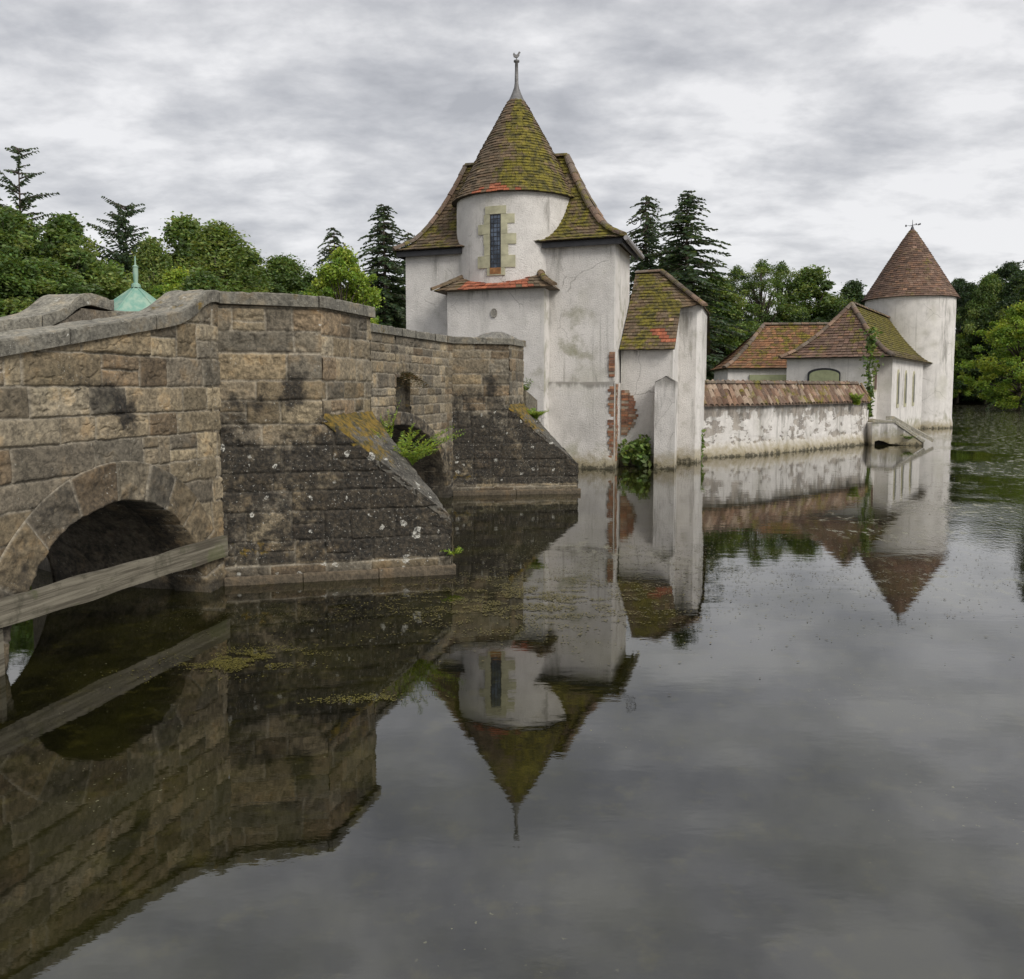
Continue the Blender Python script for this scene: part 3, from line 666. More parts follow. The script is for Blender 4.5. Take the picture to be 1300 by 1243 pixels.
# ------------------------------------------------------------------ tiled roofs
TONES = {
 'brown': [(.155, .105, .06), (.13, .09, .055), (.18, .12, .07), (.115, .085, .05), (.165, .12, .075)],
 'purple': [(.175, .105, .075), (.15, .095, .068), (.20, .13, .09), (.13, .08, .055), (.21, .12, .075)],
 'rust': [(.24, .115, .055), (.20, .10, .052), (.28, .135, .065), (.165, .09, .052), (.23, .13, .07)],
 'coping': [(.19, .12, .08), (.15, .098, .07), (.24, .155, .105), (.30, .225, .165), (.17, .10, .065)],
 'cap': [(.155, .105, .075), (.12, .09, .065), (.19, .125, .085), (.14, .11, .085)],
 'red': [(.42, .13, .06), (.36, .12, .06), (.46, .15, .075), (.33, .10, .05)],
}
def tiles(rows, rowf, normal, tw, palette, moss, seed, th=.018, lift=.022, red=None):
    """rowf(h) -> (left point, right point) at height fraction h; normal(h) -> outward normal; each tile a thin slab"""
    rn = random.Random(seed); mb = MB(); pal = TONES[palette]
    for i in range(rows):
        h0, h1 = i / rows, (i + 1) / rows
        l0, r0 = map(np.array, rowf(h0)); l1, r1 = map(np.array, rowf(min(1, h1)))
        n = np.array(normal((h0 + h1) / 2)); n = n / np.linalg.norm(n)
        W = np.linalg.norm(r0 - l0); k = max(1, int(round(W / tw))); off = .5 * (i % 2)
        for j in range(-1 if off else 0, k):
            a = max(0, (j + off) / k); b = min(1, (j + 1 + off) / k)
            if b - a < .02 / max(W, .01): continue
            g = .03 / max(1, k) ; a2, b2 = a + g, b - g
            p0 = l0 + (r0 - l0) * a2; p1 = l0 + (r0 - l0) * b2; q0 = l1 + (r1 - l1) * a2; q1 = l1 + (r1 - l1) * b2
            dn = (p0 - q0); dn = dn / (np.linalg.norm(dn) + 1e-9)
            lf = lift * rn.uniform(.7, 1.5); sl = rn.uniform(-.006, .01); drop = dn * rn.uniform(.0, .014)
            c0 = p0 + n * lf + drop; c1 = p1 + n * (lf + sl) + drop
            t0, t1 = q0 + n * .004, q1 + n * .004
            col = np.array(pal[rn.randrange(len(pal))]) * rn.uniform(.75, 1.2); u = (a + b) / 2; ctr = (p0 + p1) / 2
            ms = moss(u, h0, ctr)
            if red and red(u, h0, ctr): col = np.array(TONES['red'][rn.randrange(4)]) * rn.uniform(.75, 1.1); ms = -1
            if rn.random() < .012: col = col * 2.0
            mb.add([c0 - n * th, c1 - n * th, c1, c0, t0, t1], [(0, 1, 2, 3), (3, 2, 5, 4), (0, 3, 4), (1, 5, 2)], tuple(col), (ms, 0, 0, 0))
    return mb
def caps(mb, pts, r, seed, length=.32, col='rust', moss=.0):
    rn = random.Random(seed); pts = [np.array(p, float) for p in pts]
    seg = [np.linalg.norm(pts[i + 1] - pts[i]) for i in range(len(pts) - 1)]; tot = sum(seg); n = max(1, int(tot / length))
    def at(d):
        for i, s in enumerate(seg):
            if d <= s or i == len(seg) - 1: return pts[i] + (pts[i + 1] - pts[i]) * min(1, d / s)
            d -= s
    for i in range(n):
        a, b = at(tot * i / n), at(tot * (i + 1) / n + .02); d = (b - a) / np.linalg.norm(b - a)
        s = np.cross(d, (0, 0, 1)); s /= np.linalg.norm(s) + 1e-9; up = np.cross(s, d); up = up * (1 if up[2] > 0 else -1)
        c = tuple(np.array(TONES[col][rn.randrange(4)]) * rn.uniform(.8, 1.5)); V = []
        r0, r1 = r * rn.uniform(1.0, 1.12), r * .92; j = rn.uniform(-.012, .012)
        for (p, rr) in ((a, r0), (b, r1)):
            for k in range(7):
                t = math.pi * (k / 6); V.append(p + s * (math.cos(t) * rr + j) + up * (math.sin(t) * rr * .9 - .02))
        mb.add(V, [(k, k + 1, k + 8, k + 7) for k in range(6)] + [tuple(range(6, -1, -1)), tuple(range(7, 14))], c, (moss + rn.uniform(-.2, .3), 0, 0, 0))

# ------------------------------------------------------------------ harled wall panels
def harl(name, P0, P1, zb, zt, parent, streak=None, green=None, bare=None, amp=.016, res=.09, seed=1, mat=None, thick=None):
    P0 = np.array(P0, float); P1 = np.array(P1, float); L = np.linalg.norm(P1 - P0); du = (P1 - P0) / L; nr = np.array([du[1], -du[0]])
    nu = max(4, int(L / res) + 1); U = np.linspace(0, L, nu); f = lambda v: (lambda u: v) if not callable(v) else v
    zb_ = np.array([f(zb)(x) for x in U]); zt_ = np.array([f(zt)(x) for x in U]); nz = max(4, int((zt_ - zb_).max() / res) + 1)
    Z = zb_[:, None] + (zt_ - zb_)[:, None] * np.linspace(0, 1, nz)[None]; UU = np.repeat(U[:, None], nz, 1)
    h = (fbm(UU * 1.4, Z * 1.4, 0, seed, 4) - .5) * 2 * amp * sst(np.minimum(UU, L - UU), 0, .12)
    V = np.stack([P0[0] + UU * du[0] + h * nr[0], P0[1] + UU * du[1] + h * nr[1], Z], -1).reshape(-1, 3)
    A = np.zeros((len(V), 4)); u, z = UU.ravel(), Z.ravel(); A[:, 3] = 1
    if streak: A[:, 0] = streak(u, z)
    if green: A[:, 1] = green(u, z)
    A[:, 2] = bare(u, z) if bare else -1.0
    return mk(name, V, gridF(nu, nz), mat or M_HARL, parent, np.ones((len(V), 3)), A, True)

# ------------------------------------------------------------------ GATEHOUSE
C0 = np.array([2.5, 21.0]); UT = np.array([.934, -.358]); VT = np.array([.276, .961])
def g2(a, v): return C0 + a * UT + v * VT
def g3(a, v, z): p = g2(a, v); return np.array([p[0], p[1], z])
gate = empty('gatehouse', (0.2, 23.0, 0), 'white gatehouse with a mossy cone roofed turret and narrow window, at the bridge end', 'gatehouse')
ZE = 5.58
def st_main(u, z): return .05 + .45 * sst(z, 4.6, 5.4) * fbm(u * 2.2, z * .3, 0, 71) + blotch(5.0, 2.2, 1.0, .25, u, z, .35)
def gr_main(u, z): return .0 + blotch(4.75, 3.2, .55, .9, u, z, .55) + blotch(.9, 3.0, .6, .8, u, z, .4)
WL = harl('wall', g2(-5.72, 0), g2(0, 0), -.3, ZE, gate, st_main, gr_main, seed=2)
WL['label'] = 'white front wall streaked with grey and green below the eaves'
harl('side_wall', g2(0, 0), g2(0, 2.53), -.3, ZE, gate, lambda u, z: .1 + 0 * u, lambda u, z: blotch(1.2, 3.6, .8, 1.2, u, z, .5), seed=3)
harl('side_wall', g2(-5.72, 2.53), g2(-5.72, 0), -.3, ZE, gate, seed=4)
harl('side_wall', g2(0, 2.53), g2(-5.72, 2.53), -.3, ZE, gate, seed=5)
# thicker base right of the projecting bay
def flare(z): return .11 + .10 * max(0, (.7 - z)) ** 1.0
nb_, nz_ = 22, 26; V = []
for i in range(nb_):
    for j in range(nz_):
        a = -1.68 + 1.72 * i / (nb_ - 1); z = -.3 + 2.42 * j / (nz_ - 1); z = min(z, 2.12)
        n = (vnoise(a * 2.5, z * 2.5, 0, 8) - .5) * .05
        p = g3(a, -flare(z) - n, z); V.append(p)
    V.append(g3(-1.68 + 1.72 * i / (nb_ - 1), .02, 2.16))
V = np.array(V); A = np.zeros((len(V), 4)); A[:, 2] = -1; A[:, 3] = 1; A[:, 0] = .9 * sst(V[:, 2], 1.93, 2.12); A[:, 1] = .5 * sst(.9 - V[:, 2], 0, .6)
mk('base_course', V, gridF(nb_, nz_ + 1), M_HARL, gate, np.ones((len(V), 3)), A, True)
harl('base_return', g2(.04, -.14), g2(.04, .9), -.3, 2.12, gate, lambda u, z: .4 + 0 * u, None, seed=8)

# projecting bay with the lean-to roof
BF = -.60
harl('bay_wall', g2(-4.27, BF), g2(-1.66, BF), -.3, 4.45, gate, lambda u, z: .05 + .3 * sst(z, 4.1, 4.45), lambda u, z: blotch(2.4, 2, .3, 1.2, u, z, .25), seed=9)
harl('bay_wall', g2(-1.66, BF), g2(-1.66, 0), -.3, 4.45, gate, lambda u, z: .3 + 0 * u, lambda u, z: .35 + 0 * u, seed=10)
harl('bay_wall', g2(-4.27, 0), g2(-4.27, BF), -.3, 4.45, gate, lambda u, z: .3 + 0 * u, None, seed=11)
def bay_row(h): return g3(-4.55 + .55 * h, BF - .24 + .84 * h, 4.44 + .46 * h), g3(-1.38 - .55 * h, BF - .24 + .84 * h, 4.44 + .46 * h)
rn0 = random.Random(3)
mb = tiles(5, bay_row, lambda h: (.25, -.6, .9), .16, 'brown', lambda u, h, c: .1, 7, red=lambda u, h, c: .18 < u < .83 and rn0.random() < .93)
mb.add([g3(-4.55, BF - .24, 4.43), g3(-1.38, BF - .24, 4.43), g3(-1.38, .0, 4.43), g3(-4.55, 0, 4.43), g3(-4.0, .1, 4.89), g3(-1.93, .1, 4.89)], [(3, 2, 1, 0), (0, 1, 5, 4), (1, 2, 5), (3, 0, 4)], (.12, .09, .06))
lr = mb.build('lean_to_roof', M_TILE, gate); lr['label'] = 'small lean-to roof with a band of newer orange tiles'
mb = MB(); caps(mb, [g3(-4.60, BF - .27, 4.47), g3(-4.28, BF, 4.64), g3(-3.98, .02, 4.92)], .085, 1, .24, 'brown', .2); mb.build('hip_tile', M_TILE, gate)
mb = MB(); caps(mb, [g3(-1.33, BF - .27, 4.47), g3(-1.64, BF, 4.66), g3(-1.95, .02, 4.95)], .09, 2, .24, 'brown', .2); mb.build('hip_tile', M_TILE, gate)
# oval vent stone
mb = MB(); V = []
for k in range(16):
    t = 2 * math.pi * k / 16; V.append(g3(-2.98 + .085 * math.cos(t), BF - .035, 3.86 + .115 * math.sin(t)))
for k in range(16):
    t = 2 * math.pi * k / 16; V.append(g3(-2.98 + .095 * math.cos(t), BF + .02, 3.86 + .125 * math.sin(t)))
mb.add(V, [tuple(range(15, -1, -1))] + [(k, (k + 1) % 16, 16 + (k + 1) % 16, 16 + k) for k in range(16)], (.30, .28, .24), (.1, 0, 0, .2)); mb.build('oval_stone', M_STONE, gate)

# turret
TC = g2(-2.86, 1.05); RT = 1.58
def turret():
    nt, nz = 90, 34; T = np.linspace(math.radians(160), math.radians(380), nt); Z = np.linspace(4.56, 6.99, nz); TT, ZZ = np.meshgrid(T, Z, indexing='ij')
    rr = RT + (fbm(TT * 3, ZZ * 1.4, 0, 15) - .5) * .03 - .0 * ZZ
    V = np.stack([TC[0] + rr * np.cos(TT), TC[1] + rr * np.sin(TT), ZZ], -1).reshape(-1, 3)
    A = np.zeros((len(V), 4)); A[:, 2] = -1; A[:, 3] = 1; t, z = TT.ravel(), ZZ.ravel(); ta = np.degrees(t) - 270
    A[:, 0] = .05 + blotch(28, 6.3, 5, .6, ta, z, .7) + blotch(-48, 5.6, 14, .7, ta, z, .35) + blotch(60, 5.9, 10, .9, ta, z, .5)
    A[:, 1] = blotch(-45, 5.4, 12, .5, ta, z, .3)
    return mk('turret_wall', V, gridF(nt, nz), M_HARL, gate, np.ones((len(V), 3)), A, True)
tw_ = turret()
def cyl(arc, r, z):   # arc metres from the window axis
    t = math.radians(270 - 19.5) + arc / RT; return (TC[0] + r * math.cos(t), TC[1] + r * math.sin(t), z)
M_SAND = simple('pale_green_sandstone', (.42, .40, .27), .85, 0, .18, 5, .008)
fr = MB()
def patch(mb, a0, a1, z0, z1, r0, r1, n=4):
    for i in range(n):
        b0 = a0 + (a1 - a0) * i / n; b1 = a0 + (a1 - a0) * (i + 1) / n
        mb.hexa([cyl(b0, r1, z0), cyl(b1, r1, z0), cyl(b1, r0, z0), cyl(b0, r0, z0), cyl(b0, r1, z1), cyl(b1, r1, z1), cyl(b1, r0, z1), cyl(b0, r0, z1)])
ww = .145; zb0, zb1 = 4.99, 6.30
win = MB(); patch(win, -ww - .13, ww + .13, 6.303, 6.50, RT - .04, RT + .030, 4)
patch(win, -ww - .08, ww + .10, 4.80, 4.985, RT - .04, RT + .028, 4)
zq = zb0
for k, (hh, lw, rw) in enumerate(((.30, .36, .36), (.27, .16, .18), (.26, .18, .38), (.25, .34, .16), (.23, .17, .34))):
    if k == 4: hh = zb1 - zq
    patch(win, -ww - lw, -ww, zq + .002, zq + hh - .002, RT - .04, RT + .026 + .003 * (k % 2), 3)
    patch(win, ww, ww + rw, zq + .002, zq + hh - .002, RT - .04, RT + .026 + .003 * (k % 2), 3); zq += hh
wobj = win.build('window', M_SAND, gate)
gl = MB(); patch(gl, -ww, ww, zb0, zb1, RT - .04, RT + .006, 4)
m_gl, tg, bgl = newmat('leaded_window_glass'); tg.put(bgl.inputs['Base Color'], tg.mix(tg.ss(tg.noise(tg.pos(), 5, 3), .4, .65), (.02, .03, .045), (.10, .13, .18))); bgl.inputs['Roughness'].default_value = .15
tg.put(bgl.inputs['Normal'], tg.bump(tg.noise(tg.pos(), 9, 2), .5, .02))
gl.build('glass', m_gl, wobj)
gd = MB()
for k in range(1, 3): a = -ww + 2 * ww * k / 3; patch(gd, a - .006, a + .006, zb0, zb1, RT, RT + .014, 1)
for k in range(1, 12): z = zb0 + (zb1 - zb0) * k / 12; patch(gd, -ww, ww, z - .006, z + .006, RT, RT + .0155, 3)
patch(gd, -ww - .0, -ww + .022, zb0, zb1, RT, RT + .022, 1); patch(gd, ww - .022, ww, zb0, zb1, RT, RT + .022, 1); patch(gd, -ww, ww, zb1 - .022, zb1, RT, RT + .0235, 2)
gd.build('glazing_bars', M_IRON, wobj)
sl = MB(); patch(sl, -ww, ww, zb0 - .16, zb0 - .004, RT, RT + .034, 3); sl.build('sill', simple('rust_stained_stone', (.30, .14, .05), .85, 0, .35, 9), wobj)

# hip roof of the gatehouse
def roofz(f, z0, z1, p=1.75): return z0 + (z1 - z0) * f ** p
AZ0, AZ1, AL, AR = ZE + .04, 8.02, -5.97, .26
PW = 1.7
def front_row(h):
    f = h ** (1 / PW); v = -.22 + f * 1.49; z = AZ0 + (AZ1 - AZ0) * h
    return g3(AL + f * 1.57, v, z), g3(AR - f * 1.77, v, z)
def back_row(h):
    f = h ** (1 / PW); v = 2.76 - f * 1.49; z = AZ0 + (AZ1 - AZ0) * h
    return g3(AR - f * 1.77, v, z), g3(AL + f * 1.57, v, z)
def right_row(h):
    f = h ** (1 / PW); z = AZ0 + (AZ1 - AZ0) * h; return g3(AR - f * 1.77, -.22 + f * 1.49, z), g3(AR - f * 1.77, 2.76 - f * 1.49, z)
def left_row(h):
    f = h ** (1 / PW); z = AZ0 + (AZ1 - AZ0) * h; return g3(AL + f * 1.57, 2.76 - f * 1.49, z), g3(AL + f * 1.57, -.22 + f * 1.49, z)
def nrm(d, k=1.0):   # direction in plan, steepness changes with height
    def f(h):
        s = .5 + 1.3 * h; v = np.array([d[0] * s, d[1] * s, .75]); return v / np.linalg.norm(v)
    return f
def moss_front(u, h, c):
    return .42 + .25 * (u > .6) + .15 * math.sin(h * 9)
mb = tiles(25, front_row, nrm(-VT), .165, 'brown', moss_front, 21)
for rf, d, sd_ in ((back_row, VT, 22), (right_row, UT, 23), (left_row, -UT, 24)):
    m2 = tiles(16, rf, nrm(d), .3, 'brown', lambda u, h, c: .45, sd_); k = len(mb.V); mb.V += m2.V; mb.C += m2.C; mb.A += m2.A; mb.F += [tuple(i + k for i in f) for f in m2.F]
for i in range(16):   # under-sheet
    for rf in (front_row, back_row, right_row, left_row):
        a, b = rf(i / 16); c, d = rf((i + 1) / 16); s = np.array([0, 0, .012]); mb.add([a - s, b - s, d - s, c - s], [(0, 1, 2, 3)], (.05, .04, .03))
mb.add([g3(AL, -.22, AZ0 - .02), g3(AR, -.22, AZ0 - .02), g3(AR, 2.76, AZ0 - .02), g3(AL, 2.76, AZ0 - .02)], [(3, 2, 1, 0)], (.05, .04, .03))
hr = mb.build('hip_roof', M_TILE, gate)
ys = [h for h in np.linspace(0, 1, 9)]
for sgn, rf, sd_ in ((0, front_row, 1), (1, front_row, 2), (0, right_row, 3), (0, back_row, 4)):
    mb = MB()
    if rf is front_row: caps(mb, [rf(h)[sgn] + np.array([0, 0, .03]) for h in ys], .10, sd_, .30, 'cap', .25)
    elif rf is right_row: caps(mb, [rf(h)[1] + np.array([0, 0, .03]) for h in ys], .10, sd_, .30, 'cap', .2)
    else: caps(mb, [rf(h)[1] + np.array([0, 0, .03]) for h in ys], .10, sd_, .30, 'cap', .2)
    mb.build('hip_tile', M_TILE, hr)
mb = MB(); caps(mb, [front_row(1)[0] + np.array([0, 0, .03]), front_row(1)[1] + np.array([0, 0, .03])], .10, 9, .3, 'cap', .3); mb.build('ridge_tile', M_TILE, hr)
# fascia boards and gutter under the eaves
fb = MB()
def board(a, b, z0, z1, t=.04, m=fb):
    a, b = np.array(a[:2]), np.array(b[:2]); d = (b - a) / np.linalg.norm(b - a); o = np.array([-d[1], d[0]]) * t
    m.prism([tuple(a), tuple(b), tuple(b + o), tuple(a + o)], z0, z1)
q1 = g2(AL + .05, -.17); q2 = g2(-4.02, -.17); q3 = g2(-1.82, -.17); q4 = g2(AR - .05, -.17)
board(q1, q2, ZE - .12, ZE + .01); fb.build('fascia_board', M_DARK, gate); fb = MB(); board(q3, q4, ZE - .12, ZE + .01, m=fb); fb.build('fascia_board', M_DARK, gate); fb = MB()
board(g2(AR - .05, -.12), g2(AR - .05, 2.7), ZE - .12, ZE + .01, m=fb); fb.build('fascia_board', M_DARK, gate); fb = MB(); board(g2(AL + .05, 2.7), g2(AL + .05, -.12), ZE - .12, ZE + .01, m=fb); fb.build('fascia_board', M_DARK, gate)
for p_, q_ in ((g2(AL + .05, -.125), g2(-3.98, -.125)), (g2(-1.86, -.125), g2(AR - .05, -.125))):
    fb = MB(); d = (q_ - p_); o = (VT * .16); fb.add([(*p_, ZE - .10), (*q_, ZE - .10), (*(q_ + o), ZE - .10), (*(p_ + o), ZE - .10)], [(3, 2, 1, 0)]); fb.build('soffit', M_DARK, gate)
gu = MB(); gu.tube([g3(AR + .05, -.24, ZE + .0), g3(AR + .05, 2.80, ZE - .03)], .06, 8); gu.build('gutter', simple('grey_gutter', (.28, .27, .27), .6), gate)
sc_ = MB(); sp = []
b0 = g3(AR + .06, -.05, ZE + .18)
for k in range(26):
    t = k / 25; an = -1.2 + t * 7.2; rr = .16 * (1 - .78 * t); cx_ = .20; sp.append(b0 + np.array([cx_ - .02 + rr * math.cos(an), 0.0, .22 + rr * math.sin(an)]))
sc_.tube([b0 + np.array([-.1, 0, -.08])] + sp, .013, 6); sc_.build('iron_scroll', M_IRON, gate)

# cone roof
def cone(cx, cy, prof, rows, tw, palette, moss, parent, seed, red=None, name='cone_roof', a0=0, a1=360, lift=.024):
    rn = random.Random(seed); mb = MB(); pr = np.array(prof); pal = TONES[palette]
    Ls = np.concatenate([[0], np.cumsum(np.hypot(np.diff(pr[:, 0]), np.diff(pr[:, 1])))])
    def at(t): d = t * Ls[-1]; return np.interp(d, Ls, pr[:, 0]), np.interp(d, Ls, pr[:, 1])
    for i in range(rows):
        r0, z0 = at(i / rows); r1, z1 = at((i + 1.15) / rows if i < rows - 1 else 1)
        sl = math.atan2(r0 - r1, z1 - z0); nr_, nz_ = math.cos(sl), math.sin(sl)
        n = max(8, int(2 * math.pi * r0 / tw)); ph = rn.random()
        for j in range(n):
            t0 = 2 * math.pi * (j + ph) / n; t1 = 2 * math.pi * (j + ph + .96) / n; lf = lift * rn.uniform(.7, 1.5); l2 = lf + rn.uniform(-.006, .006); dz = -rn.uniform(0, .012)
            def P(t, r, z, o): return (cx + (r + nr_ * o) * math.cos(t), cy + (r + nr_ * o) * math.sin(t), z + nz_ * o)
            col = np.array(pal[rn.randrange(len(pal))]) * rn.uniform(.75, 1.2); ang = math.degrees((t0 + t1) / 2) % 360; u = ang; ms = moss(ang, i / rows)
            if red and red(ang, i / rows, rn): col = np.array(TONES['red'][rn.randrange(4)]) * rn.uniform(.7, 1); ms = -1
            if rn.random() < .012: col = col * 1.8
            mb.add([P(t0, r0, z0 + dz, lf - .018), P(t1, r0, z0 + dz, l2 - .018), P(t1, r0, z0 + dz, l2), P(t0, r0, z0 + dz, lf), P(t0, r1, z1, .003), P(t1, r1, z1, .003)],
                   [(0, 1, 2, 3), (3, 2, 5, 4), (0, 3, 4), (1, 5, 2)], tuple(col), (ms, 0, 0, 0))
    mb.lathe(cx, cy, [(0.02, prof[0][1] - .03)] + [(r - .006 if r > .05 else r, z) for r, z in prof], 48, (.05, .04, .03), (0, 0, 0, 0))
    return mb.build(name, M_TILE, parent)
ZK = 6.93
profc = [(1.70, ZK - .09), (1.52, ZK + .17), (1.34, ZK + .50), (1.10, ZK + .98), (.84, ZK + 1.46), (.58, ZK + 1.92), (.34, ZK + 2.36), (.20, ZK + 2.60)]
def moss_cone(ang, h):
    d = (ang - 290) ; return .20 + .85 * math.exp(-(d / 30) ** 2) + .25 * (1 - h) * math.exp(-((ang - 262) / 16) ** 2) - .25 * math.exp(-((ang - 232) / 18) ** 2)
cr = cone(TC[0], TC[1], profc, 34, .15, 'brown', moss_cone, gate, 31, red=lambda a, h, rn: (h < .075 and 246 < a < 272 and rn.random() < .8 - h * 7) or (h < .035 and 228 < a < 246 and rn.random() < .5))
cr['label'] = 'mossy conical roof of brown tiles with a few new orange tiles at the eave'
lc = MB(); lc.lathe(TC[0], TC[1], [(.235, ZK + 2.54), (.13, ZK + 2.76), (.07, ZK + 2.92), (.05, ZK + 3.05), (.045, ZK + 3.3), (.04, ZK + 3.56), (.075, ZK + 3.58), (.075, ZK + 3.62), (.0, ZK + 3.64)], 20)
fin = lc.build('finial', M_LEAD, gate, True)
wc = MB()
body = [(-.12, .02), (-.15, .12), (-.11, .19), (-.06, .12), (.0, .10), (.05, .14), (.09, .22), (.13, .23), (.17, .19), (.13, .17), (.12, .08), (.06, .0), (.02, -.02), (-.05, -.02)]
zc_ = ZK + 3.70; n = len(body)
body = [(x * .62, z * .62) for x, z in body]; V = [(TC[0] + x, TC[1] - .02, zc_ + z) for x, z in body] + [(TC[0] + x, TC[1] + .02, zc_ + z) for x, z in body]
wc.add(V, [tuple(range(n)), tuple(range(2 * n - 1, n - 1, -1))] + [(i, n + i, n + (i + 1) % n, (i + 1) % n) for i in range(n)])
wc.tube([(TC[0], TC[1], ZK + 3.6), (TC[0], TC[1], zc_)], .014, 6); wc.build('weathercock', M_LEAD, fin)

# annex on the right of the gatehouse
def ab(a, v): return g2(a, v)
harl('annex_wall', ab(.04, .9), ab(1.36, .9), -.3, 3.0, gate, lambda u, z: .1 + .4 * sst(z, 2.7, 3.0), lambda u, z: .4 * sst(.9 - z, 0, .5), seed=31)
harl('annex_wall', ab(1.36, .9), ab(1.36, 2.45), -.3, lambda u: 3.0 + u * .72, gate, seed=32)
EZ, RZ = 2.95, 5.22
def ax_row(h):
    v = .70 + 2.85 * h ** .93; z = EZ + (RZ - EZ) * h
    if z < 4.12: r_ = 1.42
    else: r_ = 1.98 - (z - 4.12) / (RZ - 4.12) * 1.22
    return g3(.02, v, z), g3(r_, v, z)
def ax_moss(u, h, c): return .38 + .6 * math.exp(-((u - .38) / .25) ** 2) * (1 if h > .25 else .5)
mb = tiles(24, ax_row, lambda h: (-.27 * .62, -.96 * .62, .78), .13, 'brown', ax_moss, 41, red=lambda u, h, c: .07 < h < .24 and .62 < u + (h - .1) * 1.2 < 1.0 and abs(u - .78 + (h - .12) * 1.6) < .13)
for i in range(24):
    a, b = ax_row(i / 24); c, d = ax_row((i + 1) / 24); s = np.array([0, 0, .012]); mb.add([a - s, b - s, d - s, c - s], [(0, 1, 2, 3)], (.05, .04, .03))
R0 = g3(.76, 3.55, RZ); Rl = g3(.02, 3.55, RZ); E1 = g3(2.02, 2.15, 4.12); E3 = g3(2.02, 4.95, 4.12)
m2 = tiles(10, lambda h: (E1 * (1 - h) + R0 * h, E3 * (1 - h) + R0 * h), lambda h: (.6, -.2, .8), .16, 'brown', lambda u, h, c: .3, 42); k = len(mb.V); mb.V += m2.V; mb.C += m2.C; mb.A += m2.A; mb.F += [tuple(i + k for i in f) for f in m2.F]
mb.add([R0, Rl, g3(.02, 6.3, 3.0), g3(2.0, 6.3, 3.0), E3, E1], [(0, 1, 2, 3, 4), (5, 4, 0)], (.08, .06, .04), (.4, 0, 0, 0))
ar = mb.build('annex_roof', M_TILE, gate); ar['label'] = 'steep brown annex roof with bright moss and a patch of pink tiles'
mb = MB(); caps(mb, [E1 + np.array([.03, 0, .02]), R0 * .5 + E1 * .5 + np.array([0, 0, .04]), R0 + np.array([0, 0, .05])], .085, 5, .26, 'cap', .1)
caps(mb, [R0 + np.array([0, 0, .04]), Rl + np.array([0, 0, .03])], .08, 6, .26, 'cap', .1); mb.build('ridge_tile', M_TILE, ar)
# tall wing wall carrying the roof end
def rbox(name, poly, z0, zt, parent, seed, bev=.05, **kw):
    for i in range(len(poly)):
        harl(name, poly[i], poly[(i + 1) % len(poly)], z0, zt, parent, seed=seed + i, **kw)
wing = [g2(1.36, 2.45), g2(1.83, 2.45), g2(1.96, 2.62), g2(1.96, 4.9), g2(1.36, 4.9)]
rbox('wing_wall', wing, -.3, 4.16, gate, 51, streak=lambda u, z: .25 + .2 * sst(z, 2, 4), green=lambda u, z: .2 + 0 * u)
tp = MB(); tp.prism([tuple(p) for p in wing], 4.0, 4.17, (1, 1, 1), (.3, .1, -1, 1)); tp.build('wing_top', M_HARL, gate)
# low buttress with a gabled top
b_ = [g2(.98, .33), g2(1.49, .33), g2(1.49, .92), g2(.98, .92)]
for i in range(4):
    L = np.linalg.norm(b_[(i + 1) % 4] - b_[i])
    harl('buttress', b_[i], b_[(i + 1) % 4], -.3, (lambda u, L=L: 2.14 + .15 * (1 - abs(u / L - .55) * 2)) if i in (0, 2) else 2.14, gate, lambda u, z: .35 + .5 * sst(z, 1.9, 2.2), lambda u, z: .3 * sst(.8 - z, 0, .5), seed=60 + i, amp=.03)
tp = MB(); m0 = (b_[0] * .45 + b_[1] * .55); m1 = (b_[3] * .45 + b_[2] * .55)
tp.add([(*b_[0], 2.14), (*m0, 2.29), (*m1, 2.29), (*b_[3], 2.14), (*b_[1], 2.14), (*b_[2], 2.14)], [(0, 1, 2, 3), (1, 4, 5, 2)], (1, 1, 1), (.9, .2, -1, 1)); tp.build('buttress_top', M_HARL, gate)
# exposed brickwork where the render has fallen away
def bricks(P0, d, n, cells, parent, seed, bl=.19, bh=.068):
    rn = random.Random(seed); mb = MB(); P0 = np.array(P0, float); d = np.array(d, float); n = np.array(n, float)
    for (z, u0, u1) in cells:
        u = u0
        while u < u1 - .02:
            l = min(bl * rn.choice((1, 1, .5)), u1 - u); c = P0[:2] + d * (u + l / 2) + n * rn.uniform(-.004, .010)
            col = np.array([(.36, .16, .085), (.27, .13, .08), (.40, .21, .12), (.22, .12, .08), (.38, .28, .20), (.30, .17, .10)][rn.randrange(6)]) * rn.uniform(.65, 1.1)
            if rn.random() < .12: u += l; continue
            mb.box((c[0], c[1], z), (*(d * (l / 2 - .005)), 0), (*(n * .022), 0), (0, 0, bh / 2 - .005), tuple(col)); u += l
        c = P0[:2] + d * (u0 + u1) / 2; mb.box((c[0], c[1], z), (*(d * (u1 - u0) / 2), 0), (*(n * .012), 0), (0, 0, bh / 2), (.30, .25, .19))
    return mb.build('exposed_brickwork', M_BRICK, parent)
rb0 = random.Random(9)
bricks(g2(-.13, .0), UT, -VT, [(2.30 + .068 * i, .0 + .03 * abs(i - 4) / 4 * rb0.random(), .16) for i in range(9)], gate, 1)
bricks(g2(0.055, -.02), VT, UT, [(.22 + .068 * i, .0, .16 + .16 * rb0.random() * (1 if i > 4 else .3)) for i in range(28)], gate, 2)
bricks(g2(-.15, -.115), UT, -VT, [(.10 + .068 * i, .02 + .09 * rb0.random() + (.0 if i > 6 else .03), .19) for i in range(29)], gate, 3)
bricks(g2(.06, .885), UT, -VT, [(.82 + .068 * i, .0, .12 + .30 * math.sin(math.pi * (i + 1) / 19) * (.75 + .4 * rb0.random())) for i in range(17)], gate, 4)
bricks(g2(1.34, .55), UT * .3 + VT * .95, UT, [(1.45 + .068 * i, .02, .3) for i in range(9)], gate, 5)

